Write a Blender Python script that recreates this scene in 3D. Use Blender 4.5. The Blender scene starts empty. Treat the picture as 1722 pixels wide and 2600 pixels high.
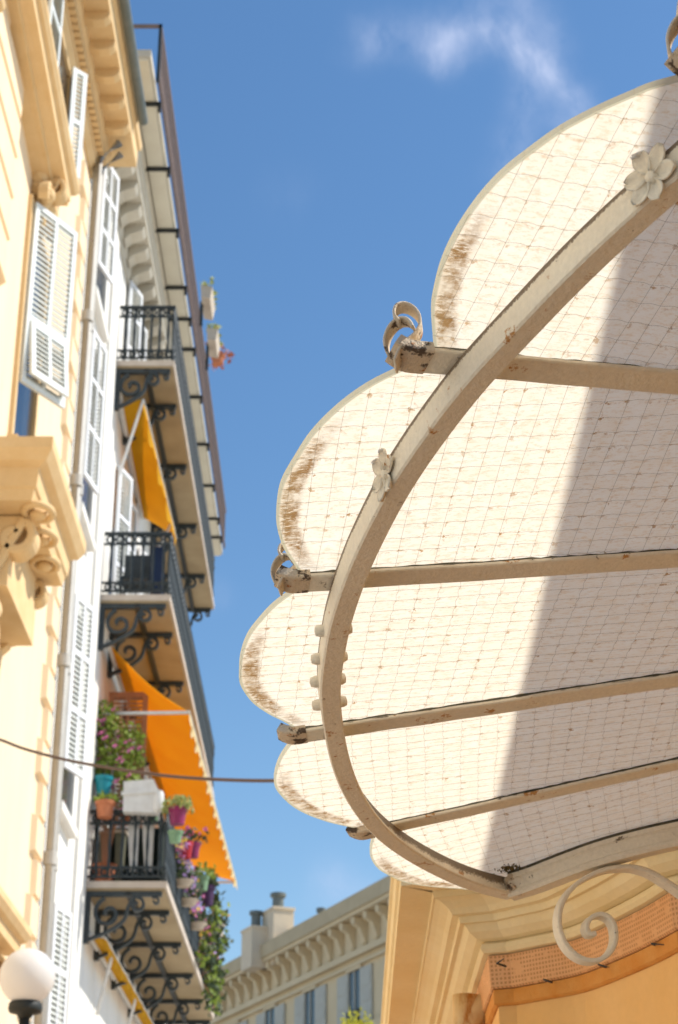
import bpy, math, random
from mathutils import Vector, Matrix
random.seed(7)
V = Vector
sc = bpy.context.scene
col = sc.collection

# ------------------------------------------------------------------ camera
F, HOR = 4600.0, 2170.0            # focal length and horizon drop in pixels of a 1722 x 2600 frame
PITCH = math.atan(HOR / F)
CZ = 1.55                          # eye height
cP, sP = math.cos(PITCH), math.sin(PITCH)
cam = bpy.data.cameras.new('camera')
camo = bpy.data.objects.new('camera', cam); col.objects.link(camo)
camo.location = (0, 0, CZ); camo.rotation_euler = (math.pi / 2 + PITCH, 0, 0)
cam.sensor_fit = 'VERTICAL'; cam.sensor_height = 36.0; cam.sensor_width = 24.0
cam.lens = F * 36.0 / 2600.0
cam.clip_start = 0.05; cam.clip_end = 3000
cam.dof.use_dof = True; cam.dof.focus_distance = 2.05; cam.dof.aperture_fstop = 15.5
sc.camera = camo
sc.render.resolution_x = 678; sc.render.resolution_y = 1024

# ------------------------------------------------------------------ sky, sun, exposure
SUN_EL, SUN_AZ = math.radians(50), math.radians(7)      # azimuth measured from +x towards +y
SDIR = V((math.cos(SUN_EL) * math.cos(SUN_AZ), math.cos(SUN_EL) * math.sin(SUN_AZ), math.sin(SUN_EL)))
w = bpy.data.worlds.new('World'); sc.world = w; w.use_nodes = True
nt = w.node_tree; nt.nodes.clear()
def N(t, typ, **kw):
    n = t.nodes.new(typ)
    for k, v in kw.items(): setattr(n, k, v)
    return n
out = N(nt, 'ShaderNodeOutputWorld'); bg = N(nt, 'ShaderNodeBackground')
sky = N(nt, 'ShaderNodeTexSky', sky_type='NISHITA')
sky.sun_disc = False; sky.sun_elevation = SUN_EL; sky.sun_rotation = math.pi / 2 - SUN_AZ
sky.air_density = 1.15; sky.dust_density = .35; sky.ozone_density = 1.0; sky.altitude = 0
bg.inputs['Strength'].default_value = 0.10
tc = N(nt, 'ShaderNodeTexCoord')
def vm(op, a, b=None):
    n = N(nt, 'ShaderNodeVectorMath', operation=op)
    for i, x in enumerate((a, b)):
        if x is None: continue
        if isinstance(x, (tuple, Vector)): n.inputs[i].default_value = tuple(x)
        else: nt.links.new(x, n.inputs[i])
    return n
def mt(t, op, a, b=None, clamp=False):
    n = N(t, 'ShaderNodeMath', operation=op); n.use_clamp = clamp
    for i, x in enumerate((a, b)):
        if x is None: continue
        if isinstance(x, (int, float)): n.inputs[i].default_value = x
        else: t.links.new(x, n.inputs[i])
    return n.outputs[0]
def ray(px, py):
    u = (px - 861) / F; v = (1300 - py) / F
    return V((u, cP - v * sP, sP + v * cP))
# thin wisps of cirrus: warped noise held inside a few soft patches of sky, plus a faint veil everywhere
nz = N(nt, 'ShaderNodeTexNoise'); nz.inputs['Scale'].default_value = 22; nz.inputs['Detail'].default_value = 6
nt.links.new(tc.outputs['Generated'], nz.inputs['Vector'])
wv = vm('SCALE', nz.outputs['Color']); wv.inputs['Scale'].default_value = 0.030
wp = vm('ADD', tc.outputs['Generated'], wv.outputs[0])
wps = vm('SUBTRACT', wp.outputs[0], (0.015, 0.015, 0.015))
tot = None
wisps = []
for am_, sg_, pl_ in ((.30, .011, ((930, 95), (990, 80), (1060, 95), (1120, 120))), (.42, .0085, ((1120, 130), (1170, 118), (1220, 108), (1275, 120), (1325, 132), (1370, 150), (1410, 180), (1440, 225), (1455, 270), (1435, 320))),
                      (.26, .011, ((1345, 150), (1340, 205), (1325, 260), (1315, 320), (1300, 385), (1290, 440))), (.20, .010, ((1350, 0), (1375, 50), (1392, 100), (1385, 150))), (.14, .014, ((1240, 30), (1290, 60), (1200, 60)))):
    wisps += [(x_, y_, sg_, am_) for x_, y_ in pl_]
wisps += [(870, 2250, .012, .30), (830, 2262, .010, .2), (720, 480, .014, .06), (520, 1500, .010, .12)]
for px, py, sg, am in wisps:
    d = ray(px, py).normalized()
    ln = vm('DISTANCE', wps.outputs[0], d)
    q = mt(nt, 'DIVIDE', ln.outputs['Value'], sg)
    q = mt(nt, 'MULTIPLY', q, q); q = mt(nt, 'MULTIPLY', q, -1.0)
    q = mt(nt, 'EXPONENT', q); q = mt(nt, 'MULTIPLY', q, am)
    tot = q if tot is None else mt(nt, 'ADD', tot, q)
n2 = N(nt, 'ShaderNodeTexNoise'); n2.inputs['Scale'].default_value = 42; n2.inputs['Detail'].default_value = 8; n2.inputs['Roughness'].default_value = .65
mp = N(nt, 'ShaderNodeMapping'); mp.inputs['Scale'].default_value = (1.0, .5, .55); mp.inputs['Rotation'].default_value = (0, .5, .2)
nt.links.new(wps.outputs[0], mp.inputs['Vector']); nt.links.new(mp.outputs[0], n2.inputs['Vector'])
mr = N(nt, 'ShaderNodeMapRange'); mr.inputs['From Min'].default_value = .24; mr.inputs['From Max'].default_value = .70
nt.links.new(n2.outputs[0], mr.inputs['Value'])
cl = mt(nt, 'MULTIPLY', tot, mr.outputs[0], True)
mixc = N(nt, 'ShaderNodeMix', data_type='RGBA')
nt.links.new(cl, mixc.inputs['Factor'])
# sky chroma of the photograph: a little less saturated, slightly brighter blue
hs = N(nt, 'ShaderNodeHueSaturation'); hs.inputs['Saturation'].default_value = 1.24; hs.inputs['Value'].default_value = 1.06
nt.links.new(sky.outputs[0], hs.inputs['Color'])
nt.links.new(hs.outputs[0], mixc.inputs['A']); mixc.inputs['B'].default_value = (4.6, 5.2, 6.9, 1)
nt.links.new(mixc.outputs['Result'], bg.inputs['Color']); nt.links.new(bg.outputs[0], out.inputs[0])

sl = bpy.data.lights.new('sun', 'SUN'); sl.energy = 4.15; sl.angle = math.radians(0.53); sl.color = (1, .95, .86)
so = bpy.data.objects.new('sun', sl); col.objects.link(so)
so.rotation_euler = SDIR.to_track_quat('Z', 'Y').to_euler(); so.location = (20, 0, 30)
sc.view_settings.view_transform = 'Standard'; sc.view_settings.look = 'None'
sc.view_settings.exposure = 0.55; sc.view_settings.gamma = 1.0; sc.view_settings.use_curve_mapping = False

# ------------------------------------------------------------------ pixel -> point on a plane of the place
EYE = V((0, 0, CZ))
def onX(px, py, X): r = ray(px, py); return EYE + r * (X / r.x)
def onY(px, py, Y): r = ray(px, py); return EYE + r * (Y / r.y)
def onZ(px, py, Z): r = ray(px, py); return EYE + r * ((Z - CZ) / r.z)
def onD(px, py, t): return EYE + ray(px, py) * t

# ------------------------------------------------------------------ materials
MATS = {}
def mat(name, base, var=None, scale=6.0, rough=.75, bump=.15, bscale=None, spots=None, spot_scale=20., spot_thr=.62, spot_soft=.06, stretch=(1, 1, 1), metallic=0., spec=.35, fine=.05, transl=0., spots2=None):
    if name in MATS: return MATS[name]
    m = bpy.data.materials.new(name); m.use_nodes = True; t = m.node_tree; t.nodes.clear()
    o = N(t, 'ShaderNodeOutputMaterial'); p = N(t, 'ShaderNodeBsdfPrincipled')
    L = t.links.new
    tcn = N(t, 'ShaderNodeTexCoord'); mpn = N(t, 'ShaderNodeMapping'); mpn.inputs['Scale'].default_value = stretch
    L(tcn.outputs['Object'], mpn.inputs['Vector'])
    def noise(s, det=6, r=.6):
        n = N(t, 'ShaderNodeTexNoise'); n.inputs['Scale'].default_value = s; n.inputs['Detail'].default_value = det; n.inputs['Roughness'].default_value = r
        L(mpn.outputs[0], n.inputs['Vector']); return n.outputs[0]
    def rng(x, a, b, c=0., d=1.):
        n = N(t, 'ShaderNodeMapRange'); L(x, n.inputs['Value'])
        for k, v in (('From Min', a), ('From Max', b), ('To Min', c), ('To Max', d)): n.inputs[k].default_value = v
        return n.outputs[0]
    def mix(f, a, b):
        n = N(t, 'ShaderNodeMix', data_type='RGBA'); L(f, n.inputs['Factor'])
        for k, x in (('A', a), ('B', b)):
            if isinstance(x, tuple): n.inputs[k].default_value = (*x[:3], 1)
            else: L(x, n.inputs[k])
        return n.outputs['Result']
    var = var or tuple(c * .8 for c in base)
    c = mix(rng(noise(scale), .35, .7), base, var)
    nf = noise(scale * 18, 3)
    c = mix(rng(nf, .3, .75, 0., fine * 4), c, tuple(x * .6 for x in base))
    if spots:
        c = mix(rng(noise(spot_scale, 8, .7), spot_thr, spot_thr + spot_soft), c, spots)
    if spots2:
        c = mix(rng(noise(spots2[1], 8, .7), spots2[2], spots2[2] + .04), c, spots2[0])
    L(c, p.inputs['Base Color']); p.inputs['Roughness'].default_value = rough; p.inputs['Metallic'].default_value = metallic
    p.inputs['Specular IOR Level'].default_value = spec
    if bump:
        b = N(t, 'ShaderNodeBump'); b.inputs['Strength'].default_value = bump; b.inputs['Distance'].default_value = .01
        L(noise(bscale or scale * 10, 6), b.inputs['Height']); L(b.outputs[0], p.inputs['Normal'])
    sh = p.outputs[0]
    if transl:
        tr = N(t, 'ShaderNodeBsdfTranslucent'); L(c, tr.inputs['Color'])
        mx = N(t, 'ShaderNodeMixShader'); mx.inputs[0].default_value = transl
        L(p.outputs[0], mx.inputs[1]); L(tr.outputs[0], mx.inputs[2]); sh = mx.outputs[0]
    L(sh, o.inputs['Surface']); MATS[name] = m; return m

M = {}
M['cream_iron'] = mat('cream_painted_iron', (.85, .77, .63), (.80, .70, .55), 9, .55, .35, 160, (.18, .11, .06), 34, .66, .05, fine=.08, spots2=((.48, .23, .07), 26, .615))
M['rusty_iron'] = mat('flaking_painted_iron', (.74, .61, .45), (.64, .50, .36), 30, .7, .6, 120, (.09, .06, .04), 48, .52, .05, fine=.12, spots2=((.40, .16, .04), 60, .62))
M['finial_iron'] = mat('lightly_rusted_cream_iron', (.80, .69, .53), (.70, .57, .42), 30, .7, .5, 120, (.12, .07, .04), 48, .59, .05, fine=.1, spots2=((.45, .20, .05), 60, .62))
M['plate_iron'] = mat('pale_painted_iron', (.84, .76, .62), (.78, .68, .54), 9, .55, .4, 160, (.13, .09, .05), 40, .64, .05, fine=.08)
M['putty'] = mat('dark_mossy_putty', (.075, .068, .042), (.15, .13, .09), 60, .95, .8, 200, (.25, .22, .16), 90, .60, .06)
M['wire'] = mat('rusty_wire', (.30, .25, .19), (.38, .28, .18), 40, .8, 0)
M['moss'] = mat('moss_brown', (.10, .07, .02), (.20, .14, .05), 90, .95, .6, 300)
M['shop_cream'] = mat('ochre_cream_render', (.85, .69, .41), (.80, .61, .31), 4, .85, .25, 60, (.62, .36, .10), 7, .66, .12, fine=.04)
M['shop_orange'] = mat('orange_render', (.84, .50, .19), (.80, .44, .14), 3, .9, .2, 70, (.84, .50, .20), 9, .64, .15, fine=.03)
M['shop_band'] = mat('burnt_orange_band', (.66, .25, .04), (.72, .33, .08), 16, .9, .5, 70, (.35, .14, .03), 30, .66, .06)
M['yellow_wall'] = mat('pale_yellow_stucco', (.81, .65, .45), (.79, .61, .40), 1.6, .9, .15, 30, (.62, .42, .22), 2.5, .62, .16, stretch=(1, 1, .28), fine=.03)
M['yellow_trim'] = mat('ochre_stone_trim', (.72, .52, .28), (.66, .45, .22), 3, .85, .25, 30, (.52, .32, .13), 9, .66, .1)
M['white_wall'] = mat('white_stucco', (.78, .76, .72), (.71, .69, .64), 1.8, .9, .15, 30, (.55, .51, .46), 2.6, .62, .16, stretch=(1, 1, .25), fine=.03)
M['grey_stone'] = mat('weathered_pale_stone', (.58, .54, .45), (.48, .44, .36), 2.5, .9, .2, 30, (.34, .30, .22), 6, .66, .1)
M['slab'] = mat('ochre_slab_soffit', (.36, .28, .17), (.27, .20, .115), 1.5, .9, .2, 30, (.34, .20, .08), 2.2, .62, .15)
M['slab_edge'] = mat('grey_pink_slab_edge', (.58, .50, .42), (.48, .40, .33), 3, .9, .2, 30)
M['shutter'] = mat('white_blue_shutter_paint', (.70, .74, .74), (.62, .67, .68), 4, .6, .1, 50, (.42, .44, .42), 12, .68, .08)
M['shutter_white'] = mat('white_shutter_paint', (.76, .77, .78), (.68, .69, .72), 4, .6, .1, 50, (.45, .44, .42), 12, .70, .08)
M['dark_iron'] = mat('dark_green_grey_iron', (.025, .035, .04), (.045, .055, .06), 9, .5, .2, 60)
M['brown_iron'] = mat('rust_brown_iron', (.17, .125, .11), (.23, .17, .15), 9, .7, .2, 60)
M['black_iron'] = mat('black_iron', (.018, .022, .02), (.03, .03, .03), 9, .6, .1, 60)
M['zinc'] = mat('dark_zinc_gutter', (.13, .15, .14), (.20, .21, .19), 5, .5, .15, 40)
M['pipe'] = mat('grey_downpipe', (.52, .50, .46), (.44, .42, .38), 3, .6, .15, 40)
M['dark_room'] = mat('dark_window_glass', (.03, .035, .035), (.05, .05, .05), 3, .15, 0, spec=.6)
M['yellow_cloth'] = mat('yellow_awning_cloth', (.80, .47, .02), (.72, .40, .015), 1.5, .9, .1, 60, transl=.45, fine=.02)
M['orange_cloth'] = mat('orange_awning_cloth', (.88, .48, .02), (.85, .42, .015), 1.2, .9, .1, 60, transl=.5, fine=.02)
M['pale_cloth'] = mat('pale_yellow_valance', (.82, .70, .42), (.80, .62, .30), 3, .9, .1, 60, transl=.4)
M['white_metal'] = mat('white_painted_metal', (.70, .69, .67), (.60, .58, .55), 8, .5, .1, 60)
M['wood_pink'] = mat('faded_red_brown_wood', (.42, .22, .13), (.34, .17, .10), 8, .8, .2, 50)
M['leaf'] = mat('green_leaf', (.16, .25, .035), (.30, .36, .06), 3.0, .6, 0, transl=.35)
M['leaf_pale'] = mat('pale_green_leaf', (.38, .40, .15), (.26, .30, .08), 5.0, .6, 0, transl=.35)
M['leaf_dark'] = mat('dark_green_leaf', (.035, .06, .03), (.09, .12, .05), 4.0, .6, 0, transl=.25)
M['terracotta'] = mat('terracotta', (.52, .19, .09), (.44, .15, .07), 9, .85, .15, 60)
M['teal'] = mat('teal_plastic', (.01, .22, .28), (.02, .26, .30), 5, .4, 0)
M['magenta'] = mat('magenta_plastic', (.26, .02, .10), (.22, .02, .08), 5, .4, 0)
M['red'] = mat('red_plastic', (.42, .01, .015), (.36, .01, .015), 5, .4, 0)
M['green_plastic'] = mat('green_plastic', (.20, .33, .19), (.17, .28, .16), 5, .5, 0)
M['violet'] = mat('dark_violet_plastic', (.06, .02, .08), (.05, .02, .06), 5, .5, 0)
M['pink'] = mat('pink_petal', (.62, .14, .34), (.70, .30, .50), 30, .7, 0, transl=.3)
M['lilac'] = mat('lilac_petal', (.45, .30, .62), (.55, .40, .70), 30, .7, 0, transl=.3)
M['gold'] = mat('yellow_petal', (.80, .50, .04), (.80, .60, .20), 30, .7, 0, transl=.3)
M['saucer'] = mat('pale_stone_pot', (.55, .47, .38), (.45, .38, .30), 8, .85, .1, 60)
M['navy'] = mat('navy_fabric', (.015, .03, .08), (.02, .04, .10), 5, .8, 0)
M['far_wall'] = mat('far_beige_stone', (.72, .58, .38), (.64, .51, .32), .6, .9, .1, 8, (.46, .38, .25), 1.5, .66, .1)
M['far_shut'] = mat('far_grey_blue_shutter', (.52, .50, .43), (.46, .44, .38), 2, .7, 0)
M['far_roof'] = mat('far_weathered_eave', (.56, .45, .29), (.48, .38, .24), 1.2, .9, .1, 8)
M['chimney'] = mat('cream_chimney_render', (.74, .62, .46), (.66, .54, .40), 2, .9, .1, 8)
M['cable'] = mat('brown_cable', (.075, .05, .045), (.11, .07, .06), 30, .7, 0)
M['globe'] = mat('white_globe_glass', (.82, .80, .78), (.80, .78, .76), 2, .25, 0, transl=.35, fine=0, spec=.5)
M['louvre'] = mat('grey_green_louvres', (.52, .53, .49), (.46, .47, .43), 6, .7, .1, 50)
M['olive'] = mat('olive_fibre_planter', (.16, .16, .11), (.12, .12, .08), 6, .85, .1, 50)
M['dark_sheet'] = mat('dark_green_sheet', (.015, .025, .022), (.03, .04, .035), 12, .95, .1, 80)  # near-black tone for the sheets added behind the lowest balcony bars
M['street'] = mat('pale_stone_paving', (.54, .50, .44), (.46, .42, .36), .8, .85, .2, 12, (.28, .25, .21), 1.3, .64, .1)
M['stain'] = mat('rust_stain', (.42, .17, .03), (.34, .12, .02), 90, .9, .2, 200)

# ------------------------------------------------------------------ mesh helpers
WL = {}
class MB:
    def __init__(s): s.v = []; s.f = []; s.smooth = False
    def add(s, vs, fs):
        k = len(s.v); s.v += [V(x) for x in vs]; s.f += [tuple(i + k for i in f) for f in fs]; return s
    def box(s, c, ax, ay, az):
        c = V(c); ax, ay, az = V(ax), V(ay), V(az)
        vs = [c + ax * i + ay * j + az * k for k in (-1, 1) for j in (-1, 1) for i in (-1, 1)]
        return s.add(vs, [(0, 2, 3, 1), (4, 5, 7, 6), (0, 1, 5, 4), (2, 6, 7, 3), (0, 4, 6, 2), (1, 3, 7, 5)])
    def bx(s, x0, x1, y0, y1, z0, z1):
        return s.box(((x0 + x1) / 2, (y0 + y1) / 2, (z0 + z1) / 2), (abs(x1 - x0) / 2, 0, 0), (0, abs(y1 - y0) / 2, 0), (0, 0, abs(z1 - z0) / 2))
    def bar(s, p, q, wd, h, up=(0, 0, 1)):
        p, q = V(p), V(q); d = (q - p); ln = d.length; d.normalize()
        side = d.cross(V(up)); side.normalize(); u = side.cross(d)
        return s.box((p + q) / 2, d * (ln / 2), side * (wd / 2), u * (h / 2))
    def tube(s, pts, r, n=8, cap=True, ref=(0, 0, 1)):
        pts = [V(p) for p in pts]; rs = r if isinstance(r, (list, tuple)) else [r] * len(pts)
        rings = []; b = len(s.v); vs = []
        for i, p in enumerate(pts):
            d = (pts[min(i + 1, len(pts) - 1)] - pts[max(i - 1, 0)]).normalized()
            a = d.cross(V(ref))
            if a.length < .05: a = d.cross(V((1, 0, 0)))
            a.normalize(); bb = d.cross(a)
            vs += [p + (a * math.cos(2 * math.pi * k / n) + bb * math.sin(2 * math.pi * k / n)) * rs[i] for k in range(n)]
        fs = [(i * n + k, i * n + (k + 1) % n, (i + 1) * n + (k + 1) % n, (i + 1) * n + k) for i in range(len(pts) - 1) for k in range(n)]
        if cap: fs += [tuple(range(n))[::-1], tuple((len(pts) - 1) * n + k for k in range(n))]
        return s.add(vs, fs)
    def section(s, pts, frames, prof, cap=True):
        """prof: closed list of (a,b) placed at pts[i] + a*frames[i][0] + b*frames[i][1]"""
        n = len(prof); vs = []
        for i, (p, (A, B)) in enumerate(zip(pts, frames)):
            pr = prof[i] if isinstance(prof[0], list) else prof
            n = len(pr); vs += [p + A * a + B * b for a, b in pr]
        fs = [(i * n + k, (i + 1) * n + k, (i + 1) * n + (k + 1) % n, i * n + (k + 1) % n) for i in range(len(pts) - 1) for k in range(n)]
        if cap: fs += [tuple(range(n)), tuple((len(pts) - 1) * n + k for k in range(n))[::-1]]
        return s.add(vs, fs)
    def ribbon(s, pts, wvec, th, taper=None):
        """flat strap following pts, wide along wvec, thin across"""
        pts = [V(p) for p in pts]; wv = V(wvec); fr = []; pr = []
        for i, p in enumerate(pts):
            d = (pts[min(i + 1, len(pts) - 1)] - pts[max(i - 1, 0)]).normalized()
            nn = d.cross(wv).normalized(); fr.append((wv.normalized(), nn))
            k = (taper[i] if taper else 1.) * wv.length / 2; h = th / 2
            pr.append([(-k, -h * .5), (-k * .9, -h), (k * .9, -h), (k, -h * .5), (k, h * .5), (k * .9, h), (-k * .9, h), (-k, h * .5)])
        return s.section(pts, fr, pr)
    def lathe(s, c, prof, n=16, axis=(0, 0, 1)):
        c = V(c); z = V(axis).normalized(); a = z.orthogonal().normalized(); b = z.cross(a)
        vs = [c + z * h + (a * math.cos(2 * math.pi * k / n) + b * math.sin(2 * math.pi * k / n)) * r for r, h in prof for k in range(n)]
        fs = [(i * n + k, i * n + (k + 1) % n, (i + 1) * n + (k + 1) % n, (i + 1) * n + k) for i in range(len(prof) - 1) for k in range(n)]
        fs += [tuple(range(n))[::-1], tuple((len(prof) - 1) * n + k for k in range(n))]
        return s.add(vs, fs)
    def prism(s, poly, ext):
        """planar polygon (3D points) extruded by ext"""
        n = len(poly); e = V(ext); vs = [V(p) for p in poly] + [V(p) + e for p in poly]
        fs = [tuple(range(n))[::-1], tuple(range(n, 2 * n))] + [(i, (i + 1) % n, n + (i + 1) % n, n + i) for i in range(n)]
        return s.add(vs, fs)
    def leaf(s, c, size, nrm=None, asp=.55):
        n = nrm or V((random.uniform(-1, 1), random.uniform(-1, 1), random.uniform(-.3, 1))).normalized()
        a = n.orthogonal().normalized(); b = n.cross(a); t = random.uniform(0, 6.28)
        p = a * math.cos(t) + b * math.sin(t); q = n.cross(p)
        c = V(c); fold = n * size * .18
        return s.add([c - p * size, c - q * size * asp + fold, c + p * size, c + q * size * asp + fold, c], [(0, 1, 4), (1, 2, 4), (2, 3, 4), (3, 0, 4)])
    def mesh(s, name):
        me = bpy.data.meshes.new(name); me.from_pydata([tuple(x) for x in s.v], [], s.f); me.update()
        if s.smooth:
            for p in me.polygons: p.use_smooth = True
        return me
    def build(s, name, m, parent=None, loc=None, smooth=None, **props):
        if smooth is not None: s.smooth = smooth
        return put(name, s.mesh(name), m, parent, loc, **props)
def put(name, me, m, parent=None, loc=None, rot=None, **props):
    if m is not None and not me.materials: me.materials.append(M[m] if isinstance(m, str) else m)
    o = bpy.data.objects.new(name, me); col.objects.link(o)
    wl = V(loc) if loc is not None else V((0, 0, 0))
    if parent: o.parent = parent; o.location = wl - WL.get(parent.name, V((0, 0, 0)))
    else: o.location = wl
    if rot: o.rotation_euler = rot
    WL[o.name] = wl
    for k, v in props.items(): o[k] = v
    return o
def thing(name, label, cat, loc=(0, 0, 0), group=None):
    o = bpy.data.objects.new(name, None); col.objects.link(o); o.location = loc; o.empty_display_size = .1
    WL[o.name] = V(loc); o['label'] = label; o['category'] = cat
    if group: o['group'] = group
    return o
def catmull(pts, sub=6):
    P = [V(p) for p in pts]; o = []
    for i in range(len(P) - 1):
        a, b, c, d = P[max(i - 1, 0)], P[i], P[i + 1], P[min(i + 2, len(P) - 1)]
        for k in range(sub):
            t = k / sub
            o.append(.5 * ((2 * b) + (c - a) * t + (2 * a - 5 * b + 4 * c - d) * t * t + (3 * b - a - 3 * c + d) * t ** 3))
    o.append(P[-1]); return o
def sweep(mb, path, prof, left=True, cap=True):
    """moulding: horizontal path of points, profile (outward, z); mitred corners"""
    P = [V(p) for p in path]; fr = []
    for i, p in enumerate(P):
        def nr(a, b):
            d = (b - a); d.z = 0; d.normalize(); return V((-d.y, d.x, 0)) if left else V((d.y, -d.x, 0))
        if i == 0: n = nr(P[0], P[1])
        elif i == len(P) - 1: n = nr(P[-2], P[-1])
        else:
            n1, n2 = nr(P[i - 1], P[i]), nr(P[i], P[i + 1]); n = (n1 + n2); n /= max(.3, (1 + n1.dot(n2)))
        fr.append((n, V((0, 0, 1))))
    pr = [(d, z) for d, z in prof]
    return mb.section([V((p.x, p.y, 0)) for p in P], fr, pr, cap)
def spiral(c, ax, az, r0, r1, t0, t1, n=28):
    c = V(c); ax, az = V(ax), V(az)
    return [c + (ax * math.cos(t0 + (t1 - t0) * k / n) + az * math.sin(t0 + (t1 - t0) * k / n)) * (r0 + (r1 - r0) * (k / n) ** .8) for k in range(n + 1)]

# ================================================================== GROUND
MB().add([(-900, -900, 0), (900, -900, 0), (900, 1500, 0), (-900, 1500, 0)], [(0, 1, 2, 3)]).build('ground', 'street', kind='structure')

# ================================================================== GLASS CANOPY
H = 1.06; PA, PB = .14, -.12
NRM = V((-PA, -PB, 1)).normalized()
def onP(px, py, off=0.):                 # point on the canopy plane lowered by off
    r = ray(px, py); return EYE + r * ((H - off) / (r.z - PA * r.x - PB * r.y))
def plane(x, y, off=0.): return V((x, y, CZ + H - off + PA * x + PB * y))
WALLX = .99
RB = .0125                                # underside of the ribs
canopy = thing('glass_canopy', 'cream iron and wired-glass canopy with scalloped panes, spreading like a fan', 'canopy', (WALLX, 2.1, CZ + .9))
rib_px = {0: [(1768, 163), (2150, 240)], 1: [(1040, 917), (1286, 936), (1722, 977)], 2: [(742, 1487), (1222, 1455), (1722, 1424)],
          3: [(742, 1877), (1300, 1791), (1722, 1730)], 4: [(915, 2124), (1260, 2045), (1722, 1945)], 5: [(1290, 2262), (1354, 2237), (1528, 2178), (1722, 2120)]}
ribs = {}
for k, l in rib_px.items():
    q = [onP(x, y, RB) for x, y in l]
    a = q[0]; d = q[-1] - q[0] if k else V((1, .50, 0)); d.normalize()
    ribs[k] = (a.xy, (a + d * ((WALLX - a.x) / d.x)).xy)
ribs[-1] = (V((.66, .74)), V((WALLX, .86)))
edges = {
 1: [(1890, 168), (1810, 180), (1722, 204), (1653, 223), (1612, 240), (1521, 280), (1424, 331), (1346, 386), (1277, 441), (1214, 509), (1157, 593), (1120, 672), (1100, 750), (1095, 790), (1097, 829), (1102, 890), (1106, 920)],
 2: [(1046, 926), (1021, 939), (933, 983), (857, 1038), (791, 1104), (747, 1170), (714, 1230), (703, 1285), (703, 1334), (719, 1389), (747, 1433), (767, 1462), (785, 1486)],
 3: [(775, 1486), (742, 1505), (695, 1539), (657, 1579), (627, 1620), (611, 1666), (607, 1704), (609, 1734), (623, 1761), (646, 1788), (684, 1814), (722, 1833), (760, 1857), (785, 1872)],
 4: [(752, 1876), (733, 1894), (710, 1928), (697, 1966), (697, 1993), (710, 2016), (741, 2046), (782, 2069), (836, 2088), (893, 2101), (940, 2109), (985, 2112)],
 5: [(962, 2114), (946, 2130), (939, 2160), (944, 2183), (961, 2206), (988, 2223), (1026, 2240), (1073, 2249), (1120, 2254), (1167, 2257), (1215, 2262), (1262, 2264)]}
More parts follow.
